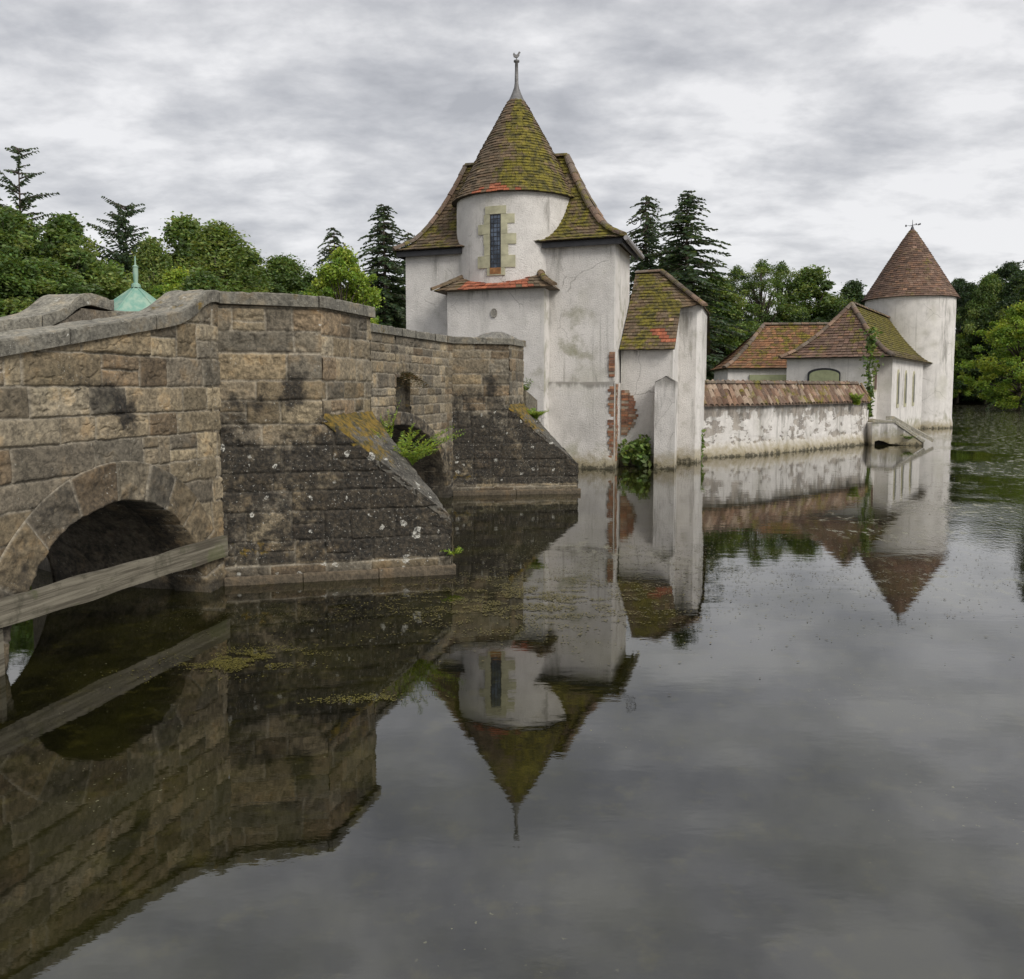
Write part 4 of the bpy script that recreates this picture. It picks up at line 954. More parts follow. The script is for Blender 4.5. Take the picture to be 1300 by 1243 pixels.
# ------------------------------------------------------------------ GARDEN WALL
gw = empty('garden_wall', (8.6, 26.4, 0), 'low garden wall with peeling white render and an overgrown clay tile coping, between gatehouse and chapel', 'wall')
GP = [np.array(p) for p in ((5.0, 24.0), (5.65, 24.33), (7.25, 25.19), (8.59, 26.43), (10.06, 27.8), (12.60, 30.2))]
def gpath(n):
    P = np.array(GP); L = np.concatenate([[0], np.cumsum(np.linalg.norm(np.diff(P, axis=0), axis=1))]); D = np.linspace(0, L[-1], n)
    x = np.interp(D, L, P[:, 0]); y = np.interp(D, L, P[:, 1])
    for _ in range(8): x[1:-1] = (x[:-2] + x[1:-1] * 2 + x[2:]) / 4; y[1:-1] = (y[:-2] + y[1:-1] * 2 + y[2:]) / 4
    return np.stack([x, y], 1), D
Pg, Dg = gpath(150); Tn = np.gradient(Pg, axis=0); Tn /= np.linalg.norm(Tn, axis=1)[:, None]; Ng = np.stack([Tn[:, 1], -Tn[:, 0]], 1)
nz = 40; Z = np.linspace(-.3, 1.62, nz); UU = np.repeat(Dg[:, None], nz, 1); ZZ = np.repeat(Z[None], 150, 0)
rawb = fbm(UU * 1.6, ZZ * 2.6, 0, 91, 5); bare = (rawb - .5) * 3.0 + .8 * sst(ZZ, .85, 1.35) + .24 - 1.6 * sst(.42 - ZZ, 0, .2) + .5 * sst(2.2 - UU, 0, 1.5) * sst(ZZ, .5, .8)
hh = (fbm(UU * 2, ZZ * 2, 0, 92) - .5) * .05 - .02 * sst(bare, .35, .5)+ .05 * sst(.4 - ZZ, 0, .3)
V = np.stack([Pg[:, None, 0] + Ng[:, None, 0] * hh, Pg[:, None, 1] + Ng[:, None, 1] * hh, ZZ], -1).reshape(-1, 3)
A = np.zeros((len(V), 4)); A[:, 2] = (bare * .62).ravel(); A[:, 0] = (.2 + 1.0 * sst(ZZ, .85, 1.35) * fbm(UU * 3, ZZ * .5, 0, 94)).ravel(); A[:, 1] = .15; A[:, 3] = 1
wf = mk('wall_face', V, gridF(150, nz), M_HARL, gw, np.ones((len(V), 3)), A, True)
bk = MB(); inn = Pg - Ng * .42
for i in range(0, 149, 3):
    j = min(i + 3, 149); bk.add([(*inn[j], -.3), (*inn[i], -.3), (*inn[i], 1.62), (*inn[j], 1.62)], [(0, 1, 2, 3)], (1, 1, 1), (0, 0, -1, 1))
e0, e1 = Pg[-1], inn[-1]; bk.add([(*e0, -.3), (*e1, -.3), (*e1, 1.62), (*e0, 1.62)], [(0, 1, 2, 3)], (1, 1, 1), (.5, 0, .2, 1)); bk.build('wall_back', M_HARL, gw)
tc = MB(); rn = random.Random(77); nt_ = int(Dg[-1] / .19)
def gp(d): return np.array([np.interp(d, Dg, Pg[:, 0]), np.interp(d, Dg, Pg[:, 1])]), np.array([np.interp(d, Dg, Ng[:, 0]), np.interp(d, Dg, Ng[:, 1])])
for row in range(3):
    for i in range(nt_):
        d = (i + .5) * Dg[-1] / nt_
        if row == 2 and i == nt_ - 1: continue
        p, n = gp(d); t = np.array([-n[1], n[0]]); o0 = .13 - row * .125; o1 = o0 - .155; z0 = 1.48 + row * .215 + rn.uniform(-.012, .012); z1 = z0 + .245; wv = .105
        col = tuple(np.array(TONES['coping'][rn.randrange(5)]) * rn.uniform(.7, 1.3)); yaw = rn.uniform(-.03, .03); V = []
        for (o, z, ex) in ((o0, z0, 1.06), (o1, z1, .94)):
            for k in range(7):
                th = -1 + 2 * k / 6; q = p + n * (o + yaw * th) + t * th * wv * ex; V.append((q[0], q[1], z + .085 * (1 - th * th)))
        V += [(v[0], v[1], v[2] - .018) for v in V[:7]]
        tc.add(V, [(k, k + 1, k + 8, k + 7) for k in range(6)] + [(14 + k, 15 + k, k + 1, k) for k in range(6)], col, (.05 + .3 * rn.random(), 0, 0, 0))
for i in range(0, 149, 2):
    j = min(149, i + 2); a, b = Pg[i], Pg[j]; na, nb2 = Ng[i], Ng[j]
    tc.add([(*(a + na * .12), 1.47), (*(b + nb2 * .12), 1.47), (*(b - nb2 * .24), 2.10), (*(a - na * .24), 2.10), (*(b - nb2 * .55), 1.55), (*(a - na * .55), 1.55)], [(0, 1, 2, 3), (3, 2, 4, 5)], (.10, .07, .05))
caps(tc, [(*(Pg[i] - Ng[i] * .24), 2.15) for i in range(0, 150, 12)], .09, 8, .36, 'cap', .1)
tcc = tc.build('tile_coping', M_TILE, gw)
mb = MB(); caps(mb, [(*(Pg[-1] + Ng[-1] * .1), 1.56), (*(Pg[-3] - Ng[-3] * .22), 2.17)], .075, 9, .2, 'brown', .2); mb.build('hip_tile', M_TILE, gw)

# ------------------------------------------------------------------ CHAPEL
FC = np.array([13.87, 33.0]); UC = np.array([.839, -.545]); VC = np.array([.545, .839])
def c2(a, v): return FC + a * UC + v * VC
def c3(a, v, z): p = c2(a, v); return np.array([p[0], p[1], z])
ch = empty('chapel', (14.0, 36.0, 0), 'white chapel building with mossy bell-cast tiled roof and slit windows, joined to the round tower', 'chapel')
EZc = 3.16
harl('front_wall', c2(-3.22, 0), c2(0, 0), .2, EZc, ch, lambda u, z: .05 + 0 * u, seed=71)
harl('side_wall', c2(0, 0), c2(0, 1.35), .0, EZc, ch, lambda u, z: .25 + 0 * u, seed=72)
harl('aisle_front_wall', c2(0, 1.35), c2(.54, 1.35), -.3, EZc, ch, lambda u, z: .3 + 0 * u, seed=73)
harl('aisle_wall', c2(.54, 1.35), c2(.54, 9.9), lambda u: -.3, EZc, ch, lambda u, z: .12 + .4 * blotch(2.6, 1.5, .7, 2, u, z), lambda u, z: .6 * sst(.95 - z, 0, .5) * sst(u, 1, 4), seed=74)
harl('rear_wall', c2(-3.22, 9.9), c2(-3.22, 0), .2, EZc, ch, seed=75)
RZc, RA = 5.42, -1.22
def pz(h): return EZc + .02 + (RZc - EZc) * h
PC = 1.35
def cf(h): return h ** (1 / PC)
def ch_front(h): f = cf(h); v = -.22 + f * 2.42; return c3(-3.45 + f * (RA + 3.45), v, pz(h)), c3(.80 - f * (.80 - RA), v, pz(h))
def ch_right(h): f = cf(h); return c3(.80 - f * (.80 - RA), -.22 + f * 2.42, pz(h)), c3(.80 - f * (.80 - RA), 12.5, pz(h))
def ch_left(h): f = cf(h); return c3(-3.45 + f * (RA + 3.45), 12.5, pz(h)), c3(-3.45 + f * (RA + 3.45), -.22 + f * 2.42, pz(h))
mb = tiles(20, ch_front, nrm(-VC), .2, 'purple', lambda u, h, c: .16 + .42 * h * h + .2 * math.sin(u * 9 + h * 4), 51, lift=.03)
for rf, d, sd_, ms in ((ch_right, UC, 52, 1.0), (ch_left, -UC, 53, .5)):
    m2 = tiles(20, rf, nrm(d), .25, 'brown', lambda u, h, c, ms=ms: ms * (.95 - .4 * (h < .12)), sd_, lift=.03); k = len(mb.V); mb.V += m2.V; mb.C += m2.C; mb.A += m2.A; mb.F += [tuple(i + k for i in f) for f in m2.F]
for i in range(12):
    for rf in (ch_front, ch_right, ch_left):
        a, b = rf(i / 12); c, d = rf((i + 1) / 12); s = np.array([0, 0, .012]); mb.add([a - s, b - s, d - s, c - s], [(0, 1, 2, 3)], (.06, .05, .03))
mb.add([c3(-3.45, -.22, EZc), c3(.8, -.22, EZc), c3(.8, 12.5, EZc), c3(-3.45, 12.5, EZc)], [(3, 2, 1, 0)], (.25, .22, .18))
cr_ = mb.build('roof', M_TILE, ch)
for sgn in (0, 1):
    mb = MB(); caps(mb, [ch_front(h)[sgn] + np.array([0, 0, .04]) for h in np.linspace(0, 1, 8)], .11, 60 + sgn, .34, 'cap', .0); mb.build('hip_tile', M_TILE, cr_)
mb = MB(); caps(mb, [ch_front(1)[0] + np.array([0, 0, .04]), c3(RA, 12.0, RZc + .05)], .11, 64, .34, 'cap', .3); mb.build('ridge_tile', M_TILE, cr_)
# green arched door in the front wall
def arched(P, d, n, w_, z0, z1, rise, o0, o1, mat, name, parent, col=(.5, .5, .5)):
    P, d, n = np.array(P), np.array(d), np.array(n); prof = [(-w_ / 2, z0), (w_ / 2, z0)] + [(w_ / 2 * math.cos(t), z1 - rise + rise * math.sin(t)) for t in np.linspace(0, math.pi, 14)]
    V = [(*(P + d * u + n * o1), z) for u, z in prof] + [(*(P + d * u + n * o0), z) for u, z in prof]; k = len(prof)
    mb = MB(); mb.add(V, [tuple(range(k)), tuple(range(2 * k - 1, k - 1, -1))] + [(i, k + i, k + (i + 1) % k, (i + 1) % k) for i in range(k)], col); return mb.build(name, mat, parent)
dP = c2(-1.75, 0)
df = arched(dP, UC, -VC, 1.25, .3, 2.78, .22, -.03, .05, M_DARK, 'door_frame', ch)
arched(dP + UC * .02, UC, -VC, 1.13, .3, 2.70, .20, .0, .075, M_PAINT_GREEN, 'door', df)
# slit windows of the aisle: stone surround and dark opening
M_PANE = simple('dim_window_pane', (.10, .10, .075), .35)
for v in (2.75, 4.7, 7.0):
    P = c2(.54, v); fr_ = arched(P, VC, UC, .50, 1.18, 2.75, .42, -.03, .035, M_SAND, 'window', ch)
    arched(P, VC, UC, .28, 1.34, 2.62, .30, .0, .052, M_PANE, 'pane', fr_)
P = c2(0, .72); fr_ = arched(P, VC, UC, .62, 1.85, 2.86, .45, -.03, .035, M_SAND, 'window', ch)
arched(P, VC, UC, .40, 1.93, 2.74, .34, .0, .06, simple('brown_window_board', (.10, .06, .04), .8), 'pane', fr_)

# round tower
rt = empty('round_tower', (20.35, 44.0, 0), 'tall round white tower with conical brown tile roof rising from water behind the chapel', 'tower')
nt, nz = 100, 60; T = np.linspace(0, 2 * math.pi, nt); Z = np.linspace(-.3, 6.55, nz); TT, ZZ = np.meshgrid(T, Z, indexing='ij')
rr = 2.13 + (fbm(np.cos(TT) * 3 + 9, ZZ * 1.0, np.sin(TT) * 3 + 9, 33) - .5) * .05 + .05 * sst(.6 - ZZ, 0, .5)
V = np.stack([20.35 + rr * np.cos(TT), 44 + rr * np.sin(TT), ZZ], -1).reshape(-1, 3); A = np.zeros((len(V), 4)); A[:, 2] = -1; A[:, 3] = 1
ang = np.degrees(TT.ravel()); z = ZZ.ravel()
A[:, 0] = .04 + .6 * np.exp(-((ang - 296) / 7) ** 2) * sst(z, 1.5, 3.2) * (.5 + .5 * sst(6.6 - z, 0, 1)) + .30 * np.exp(-((ang - 262) / 14) ** 2) * sst(z, 3, 6) + .2 * np.exp(-((ang - 312) / 10) ** 2)
A[:, 1] = .1 + .25 * sst(1.2 - z, 0, .8)
mk('wall', V, gridF(nt, nz), M_HARL, rt, np.ones((len(V), 3)), A, True)
pr2 = [(2.27, 6.47), (2.02, 6.86), (1.72, 7.36), (1.34, 8.0), (.95, 8.65), (.52, 9.36), (.26, 9.78), (.10, 10.0)]
cone(20.35, 44.0, pr2, 34, .2, 'purple', lambda a, h: .02 + .6 * math.exp(-((a - 285) / 7) ** 2 - ((h - .55) / .08) ** 2) + .12 * h, rt, 61, lift=.03)
vn = MB(); vn.lathe(20.35, 44.0, [(.12, 9.95), (.05, 10.15), (.018, 10.22), (.009, 10.50)], 10)
vn.tube([(20.05, 44, 10.20), (20.66, 44, 10.26)], .009, 5); vn.tube([(20.35, 43.7, 10.23), (20.35, 44.3, 10.23)], .009, 5)
vn.box((20.02, 44, 10.20), (.035, 0, 0), (0, .01, 0), (0, 0, .05)); vn.box((20.70, 44, 10.28), (.07, 0, .02), (0, .01, 0), (0, 0, .04)); vn.box((20.40, 43.7, 10.23), (.03, 0, 0), (0, .01, 0), (0, 0, .035))
vn.build('weather_vane', M_IRON, rt)

# outbuilding left of the chapel
ob_ = empty('outbuilding', (12.0, 40.0, 0.4), 'low white outbuilding with rusty hipped tile roof and green window band, left of chapel', 'building')
UO = np.array([.995, -.10]); VO = np.array([.10, .995]); FO = np.array([9.75, 38.6])
def o3(a, v, z): p = FO + a * UO + v * VO; return np.array([p[0], p[1], z])
harl('wall', FO, FO + 6.5 * UO, .2, 2.86, ob_, seed=81)
harl('wall', FO + 4.6 * VO, FO, .2, 2.86, ob_, seed=82)
harl('wall', FO + 6.5 * UO + 4.6 * VO, FO + 4.6 * VO, .2, 2.86, ob_, seed=83)
def o_front(h): f = h ** (1 / 1.25); return o3(-.2 + f * 2.15, -.2 + f * 2.45, 2.87 + 2.08 * h), o3(6.8, -.2 + f * 2.45, 2.87 + 2.08 * h)
def o_left(h): f = h ** (1 / 1.25); return o3(-.2 + f * 2.15, 4.8 - f * 2.45, 2.87 + 2.08 * h), o3(-.2 + f * 2.15, -.2 + f * 2.45, 2.87 + 2.08 * h)
mb = tiles(18, o_front, nrm(-VO), .22, 'rust', lambda u, h, c: .30 + .2 * h, 71, lift=.03)
m2 = tiles(14, o_left, nrm(-UO), .26, 'rust', lambda u, h, c: .25, 72, lift=.03); k = len(mb.V); mb.V += m2.V; mb.C += m2.C; mb.A += m2.A; mb.F += [tuple(i + k for i in f) for f in m2.F]
for i in range(10):
    for rf in (o_front, o_left):
        a, b = rf(i / 10); c, d = rf((i + 1) / 10); s = np.array([0, 0, .012]); mb.add([a - s, b - s, d - s, c - s], [(0, 1, 2, 3)], (.06, .05, .03))
mb.add([o3(-.2, -.2, 2.85), o3(6.8, -.2, 2.85), o3(6.8, 4.8, 2.85), o3(-.2, 4.8, 2.85), o3(6.8, 2.25, 4.93), o3(1.95, 2.25, 4.93)], [(3, 2, 1, 0), (2, 3, 5, 4)], (.12, .08, .05))
orf = mb.build('roof', M_TILE, ob_)
mb = MB(); caps(mb, [o_front(h)[0] + np.array([0, 0, .04]) for h in np.linspace(0, 1, 7)], .11, 90, .34, 'cap', .0); mb.build('hip_tile', M_TILE, orf)
mb = MB(); caps(mb, [o3(1.95, 2.25, 4.99), o3(6.8, 2.25, 4.99)], .11, 91, .34, 'cap', .2); mb.build('ridge_tile', M_TILE, orf)
fw = MB(); p = o3(.95 + 2.2, -.03, 2.32); fw.box(p, (*(UO * 2.2), 0), (*(VO * .05), 0), (0, 0, .26)); wn = fw.build('window', M_PAINT_GREEN, ob_)
pn = MB()
for k in range(5): p = o3(1.45 + k * .8, -.085, 2.22); pn.box(p, (*(UO * .33), 0), (*(VO * .012), 0), (0, 0, .10))
pn.build('pane', M_PANE, wn)

# stone steps down to the water
stp = empty('stone_steps', (13.2, 29.9, 0), 'worn stone steps with sloping curbs going down into the water by the chapel', 'steps')
s0, s1, s2 = np.array([12.50, 29.75]), np.array([13.28, 29.62]), np.array([14.22, 29.45]); bk_ = np.array([.50, .86])
sb = MB()
def zunder(x): return .0
# side wall with an undercut hollow
prof = [(12.60, .04), (12.70, .13), (12.82, .17), (12.98, .13), (13.15, .05), (13.5, .02), (14.20, -.05), (14.22, .10), (13.30, .78), (12.60, .78)]
def onl(x): return 29.75 - (x - 12.5) * .175
def pl(mbx, prof, t, off=0.0, **k):
    n = len(prof); V = [(x, onl(x) + off, z) for x, z in prof] + [(x + bk_[0] * t, onl(x) + off + bk_[1] * t, z) for x, z in prof]
    mbx.add(V, [tuple(range(n)), tuple(range(2 * n - 1, n - 1, -1))] + [(i, n + i, n + (i + 1) % n, (i + 1) % n) for i in range(n)], **k)
pl(sb, prof, .22, col=(1, 1, 1), a=(.55, .45, -1, 1)); sb.build('side_wall', M_HARL, stp)
cp = MB(); pl(cp, [(12.60, .785), (13.30, .785), (14.26, .10), (14.30, .17), (13.34, .86), (12.60, .86)], .24, -.03, col=(.33, .31, .25), a=(.05, 0, .1, 1)); cp.build('curb', M_STONE, stp)
cp = MB()
P = [(13.50, .86), (14.86, .08), (14.90, .19), (13.55, .99), (13.3, .99), (13.3, .86)]
n = len(P); V = [(x, 30.30 - (x - 13.2) * .175, z) for x, z in P] + [(x + .1, 30.46 - (x - 13.2) * .175, z) for x, z in P]
cp.add(V, [tuple(range(n)), tuple(range(2 * n - 1, n - 1, -1))] + [(i, n + i, n + (i + 1) % n, (i + 1) % n) for i in range(n)], (.33, .31, .25), (.05, 0, .1, 1)); cp.build('curb', M_STONE, stp)
ld = MB(); ld.prism([(12.74, 29.85), (13.25, 29.75), (13.65, 30.6), (14.0, 33.1), (13.6, 33.3), (12.80, 30.5)], .55, .80, (.25, .23, .17), (.2, 0, .4, .3)); ld.build('landing', M_STONE, stp)
hb = MB(); hb.prism([(12.80, 29.95), (13.75, 29.75), (13.9, 30.1), (12.85, 30.35)], -.3, .3, (.02, .018, .014), (1, 0, 0, 0)); hb.build('hollow_shade_fill', M_STONE, stp); rw = MB(); rw.prism([(12.575, 29.76), (12.70, 29.74), (12.78, 30.35), (12.62, 30.4)], -.3, .775, (1, 1, 1), (.0, .1, -1, 1)); rw.build('return_wall', M_HARL, stp)  # near-black box behind the undercut hollow paints its shade; return wall closes the left
tr = MB()
for k in range(5):
    x0 = 13.30 + k * .2; z = .66 - k * .14; tr.hexa([(x0, onl(x0) + .1, -.2), (x0 + .22, onl(x0) + .1, -.2), (x0 + .52, onl(x0) + .68, -.2), (x0 + .3, onl(x0) + .68, -.2), (x0, onl(x0) + .1, z), (x0 + .22, onl(x0) + .1, z), (x0 + .52, onl(x0) + .68, z), (x0 + .3, onl(x0) + .68, z)], (.2, .18, .13), (.3, 0, .1, .3))
tr.build('tread', M_STONE, stp)
cw = harl('retaining_wall', (12.60, 30.2), (13.87, 33.0), -.3, 1.2, stp, seed=95)

# ------------------------------------------------------------------ copper roofed pavilion beyond the bridge
pv_ = empty('pavilion', (-13.1, 30.0, .6), 'small pavilion with a verdigris copper pyramid roof and finial beyond the bridge parapet', 'pavilion')
def mat_copper():
    m, t, b = newmat('verdigris_copper'); p = t.pos(); n = t.noise(t.scale(p, (3, 3, .6)), 1.5, 5, .6)
    t.put(b.inputs['Base Color'], t.mix(t.ss(n, .4, .65), (.17, .33, .26), (.29, .41, .32))); b.inputs['Roughness'].default_value = .65; return m
M_COPPER = mat_copper()
ro = MB(); n = 6; ap = (-13.1, 30.0, 5.55); rg = []
for k in range(n): t = math.radians(25 + 60 * k); rg.append((-13.1 + 2.1 * math.cos(t), 30 + 2.1 * math.sin(t), 3.95))
for k in range(n):
    a, b = rg[k], rg[(k + 1) % n]; ro.add([a, b, ap], [(0, 1, 2)])
ro.add(rg, [tuple(range(n - 1, -1, -1))]); rfo = ro.build('roof', M_COPPER, pv_)
rb2 = MB()
for k in range(n): rb2.tube([rg[k], ap], .03, 6)
rb2.build('roof_seam', M_COPPER, rfo)
fi = MB(); fi.lathe(-13.1, 30, [(.16, 5.48), (.15, 5.58), (.07, 5.64), (.085, 5.9), (.085, 6.15), (.11, 6.2), (.03, 6.26), (.02, 6.55), (0, 6.56)], 12); fi.build('finial', M_COPPER, pv_)
for k in range(n):
    a = rg[k]; po = MB(); x, y = -13.1 + (a[0] + 13.1) * .86, 30 + (a[1] - 30) * .86; po.tube([(x, y, .5), (x, y, 4.0)], .09, 8); po.build('post', M_TIMBER, pv_)

# ------------------------------------------------------------------ foliage
def quads_obj(C, S, U, Wd, n):   # centres, half length vec, half width vec
    V = np.concatenate([C - U, C - U * .1 + Wd, C + U, C - U * .1 - Wd], 1).reshape(-1, 3)
    F = np.arange(4 * n).reshape(n, 4); return V, F
def rand_leaves(rng, C, size, flat=.4, el=1.6):
    n = len(C); d = rng.normal(size=(n, 3)); d[:, 2] *= flat; d /= np.linalg.norm(d, axis=1)[:, None]
    e = rng.normal(size=(n, 3)); e[:, 2] *= .6; w_ = np.cross(d, e); w_ /= np.linalg.norm(w_, axis=1)[:, None] + 1e-9
    s = size * rng.uniform(.6, 1.3, (n, 1)); return quads_obj(C, None, d * s * el / 2, w_ * s / 2 * .8, n)
PAL = {'straw': [(.11, .085, .045), (.085, .065, .03), (.14, .11, .06), (.06, .055, .02)],
      'green': [(0.100, 0.169, 0.036), (0.137, 0.215, 0.046), (0.077, 0.133, 0.032), (0.182, 0.252, 0.062)],
       'dark': [(0.035, 0.072, 0.022), (0.048, 0.090, 0.026), (0.026, 0.054, 0.018), (0.063, 0.108, 0.031)],
       'lime': [(0.195, 0.309, 0.036), (0.248, 0.364, 0.048), (0.149, 0.256, 0.036), (0.299, 0.389, 0.056)],
       'olive': [(0.127, 0.197, 0.043), (0.161, 0.238, 0.054), (0.098, 0.156, 0.036), (0.194, 0.264, 0.066)],
       'fir': [(0.041, 0.074, 0.032), (0.054, 0.095, 0.040), (0.030, 0.056, 0.025), (0.072, 0.114, 0.044)]}
def leafcols(rng, n, clump, pal, k=4):
    P = np.array(PAL[pal]); c = P[clump % len(P)] * rng.uniform(.55, 1.4, (n, 1)); c[:, 0] *= rng.uniform(.85, 1.25, n); return np.repeat(c, k, 0)
def deciduous(seed, pal, nclump=70, per=190, leaf=.030,  shape=(.42, .5), droop=0.0, low=.12, gap=1.0):
    """unit tree: height 1, returns trunk and crown arrays"""
    rng = np.random.default_rng(seed); rn = random.Random(seed); tr = MB(); nclump = int(nclump * 1.9); per = int(per * 1.55); leaf = leaf * .47
    top = np.array([rn.uniform(-.03, .03), rn.uniform(-.03, .03), .80])
    tp_ = [np.array([0, 0, -.03]), np.array([.008, .0, .2]), top * .55 + np.array([.02, 0, 0]), top]; tr.tube(tp_, [.022, .017, .011, .003], 8)
    Cs = []; cl = []
    for i in range(nclump):
        z = rn.random() ** .8; zc = low + (1 - low) * z * .97
        zz = (zc - low) / (1 - low); top_k = rn.random() < .16; prof = shape[0] * (math.sin(math.pi * min(1, zz * .93 + .12)) ** .62) * (1 - .22 * zz)
        a = rn.random() * 2 * math.pi; rr = prof * math.sqrt(rn.uniform(.16, 1)) * (1 + .22 * math.sin(3 * a + seed)) * rn.uniform(.85, 1.1) * (.50 + 1.0 * float(vnoise(math.cos(a) * 1.8 + 5, math.sin(a) * 1.8 + 5, zc * 5.5, seed)))
        rr = rr * (1.16 if top_k else 1); c = np.array([rr * math.cos(a), rr * math.sin(a), zc + (.03 if top_k else 0)]); cr = rn.uniform(.030, .078) * gap * (.6 if top_k else 1)
        if rr > .05 and i % 2 == 0:
            b0 = np.array([0, 0, max(.1, zc * .68)]); tr.tube([b0, (b0 + c) / 2 + np.array([0, 0, .02]), c], [.008, .005, .002], 5)
        d = rng.normal(size=(per, 3)); d /= np.linalg.norm(d, axis=1)[:, None]; r_ = cr * rng.uniform(.2, 1, (per, 1)) ** .5 * np.where(rng.random((per, 1)) < .22, 1.42, 1.0)
        q = c + d * r_ * np.array([1.25, 1.25, .72]); q[:, 2] -= droop * rng.random(per) * .1
        Cs.append(q); cl.append(np.full(per, rn.randrange(4)))
    C = np.concatenate(Cs); cl = np.concatenate(cl); V, F = rand_leaves(rng, C, leaf, .5)
    return tr, V, F, leafcols(rng, len(C), cl, pal)
def conifer(seed, pal='fir', whorls=34, width=.20, sparse=1.0, low=.08, droop=.35, ex=.62, rise=0.0, sp=.24):
    rng = np.random.default_rng(seed); rn = random.Random(seed); tr = MB()
    tr.tube([(0, 0, -.03), (.004, 0, .5), (0, 0, .985)], [.016, .009, .001], 8)
    C = []; D = []; Wd = []; cl = []
    for i in range(whorls):
        z = low + (1 - low) * (i / whorls) ** .92; L0 = width * (1 - (z - low) / (1 - low)) ** ex + .010
        nb = rn.randint(8, 12)
        for b in range(nb):
            if rn.random() > sparse: continue
            a = rn.random() * 2 * math.pi; L = L0 * rn.uniform(.45, 1.15) * (.75 + .5 * math.sin(a * 2 + i * .7) ** 2); st = np.array([math.cos(a), math.sin(a), 0.0]); sd = np.array([-st[1], st[0], 0])
            z0 = z + rn.uniform(-.01, .01); up = rn.uniform(.05, .28) + rise; pts = []
            ns = max(4, int(L / .0095))
            for k in range(ns + 1):
                t = k / ns; p = st * L * t + np.array([0, 0, z0 + L * (up * t - droop * t * t * 1.1)])
                pts.append(p)
                if t > .12:
                    for sg in (-1, 1):
                        ln = L * sp * (1 - t * .72) + .006; dv = st * .62 + sd * sg * .72 + np.array([0, 0, -.22 - .25 * rn.random()]); dv = dv / np.linalg.norm(dv) * ln
                        m_ = 2 if ln > .02 else 1
                        for r2 in range(m_):
                            C.append(p + dv * (r2 + .5) / m_ * 1.0); D.append(dv / m_ * .7); Wd.append(np.array([rn.uniform(-.6, .6), rn.uniform(-.6, .6), 1.0]) * .0034 + st * .003 * rn.uniform(-1, 1)); cl.append(rn.randrange(4))
            tr.tube([pts[0], pts[ns // 2], pts[-1]], [.0035, .002, .0007], 4)
    C = np.array(C); D = np.array(D); Wd = np.array(Wd); n = len(C); jit = rng.normal(size=(n, 3)) * .002
    V, F = quads_obj(C + jit, None, D, Wd * 1.15, n); return tr, V, F, leafcols(rng, n, np.array(cl), pal)
PROTO = {}
def proto(key, fn):
    tr, V, F, c = fn()
    me1 = None
    o1 = mk('trunk', np.array(tr.V), tr.F, M_BARK, None, smooth=True); o2 = mk('crown', V, F, M_LEAF, None, col=c)
    PROTO[key] = (o1, o2, [False])
proto('broad', lambda: deciduous(1, 'green', 95, 190, .028, (.40,), gap=1.05))
proto('broad2', lambda: deciduous(2, 'green', 80, 190, .030, (.34,)))
proto('narrow', lambda: deciduous(3, 'green', 62, 180, .030, (.22,), low=.1))
proto('birch', lambda: deciduous(4, 'olive', 60, 200, .024, (.24,), droop=.6, low=.15))
proto('lime', lambda: deciduous(5, 'lime', 80, 180, .030, (.42,), low=.05))
proto('darkbush', lambda: deciduous(6, 'dark', 95, 170, .034, (.50,), low=.0, gap=1.15))
proto('darktree', lambda: deciduous(7, 'dark', 85, 180, .030, (.34,), low=.05, gap=1.05))
proto('thin', lambda: deciduous(8, 'green', 46, 90, .017, (.26,), low=.42, gap=.78))
proto('pine', lambda: deciduous(9, 'fir', 42, 170, .022, (.24,), low=.25, gap=.85))
proto('spruce', lambda: conifer(11, 'fir', 40, .225))
proto('spruce2', lambda: conifer(12, 'fir', 36, .20, .75, droop=.55))
proto('bare_spruce', lambda: conifer(13, 'fir', 34, .23, .40, droop=.08, ex=.45, rise=.22, sp=.13))
proto('fir', lambda: conifer(14, 'fir', 28, .30, .7, droop=.15, ex=.42, rise=.35))
def tree(kind, px, Y, ytop, label, cat='tree', group=None, wide=1.0, name='deciduous_tree', base=.5, rot=None):
    X = (px - 650) / 1080 * Y * 1.0; ztop = 2 + (492 - ytop) * Y / 1080; H = ztop - base
    root = empty(name, (X, Y, base), label, cat, group)
    root.rotation_euler.z = random.random() * 6.28 if rot is None else rot
    root.scale = (H * wide, H * wide, H)
    o1, o2, used = PROTO[kind]
    for o in (o1, o2):
        c = o if not used[0] else o.copy()
        if used[0]: COL.objects.link(c)
        c.parent = root; c.location = (0, 0, 0)
    used[0] = True
    return root
S = 'spruce_tree'; Bn = 'broadleaf_tree'
# left of the gatehouse, seen over the bridge
tree('bare_spruce', 38, 44, 192, 'thin half-bare spruce, the tallest tree over the left end of the bridge', wide=.85, name=S)
tree('spruce', -12, 42, 215, 'dark spruce cut by the left edge of the photo', wide=.8, name=S)
tree('broad', 15, 36, 272, 'large bright green leafy tree at the left edge', wide=1.05, name=Bn)
tree('broad2', 92, 38, 284, 'bright green tree just right of the half-bare spruce', wide=1.0, name=Bn)
tree('broad', 62, 30, 335, 'low broad green tree behind the left end of the bridge', wide=1.25, name=Bn)
tree('broad2', 128, 40, 345, 'low green tree filling the gap left of the copper pavilion roof', wide=1.3, name=Bn)
tree('broad', -40, 28, 300, 'green tree leaning in from beyond the left edge', wide=1.1, name=Bn)
tree('fir', 168, 48, 262, 'dark ragged fir rising directly behind the copper pavilion roof', wide=.85, name='fir_tree')
tree('birch', 199, 44, 305, 'yellowish green birch just right of the pavilion finial', wide=.85, name='birch_tree')
tree('narrow', 241, 50, 281, 'narrow dark green tree above the curled end of the bridge coping', wide=.95, name=Bn)
tree('birch', 283, 46, 286, 'full rounded birch right of the narrow dark green tree', wide=1.25, name='birch_tree')
tree('narrow', 312, 50, 318, 'smaller birch-like tree leaning on the right of the rounded birch', wide=1.2, name=Bn)
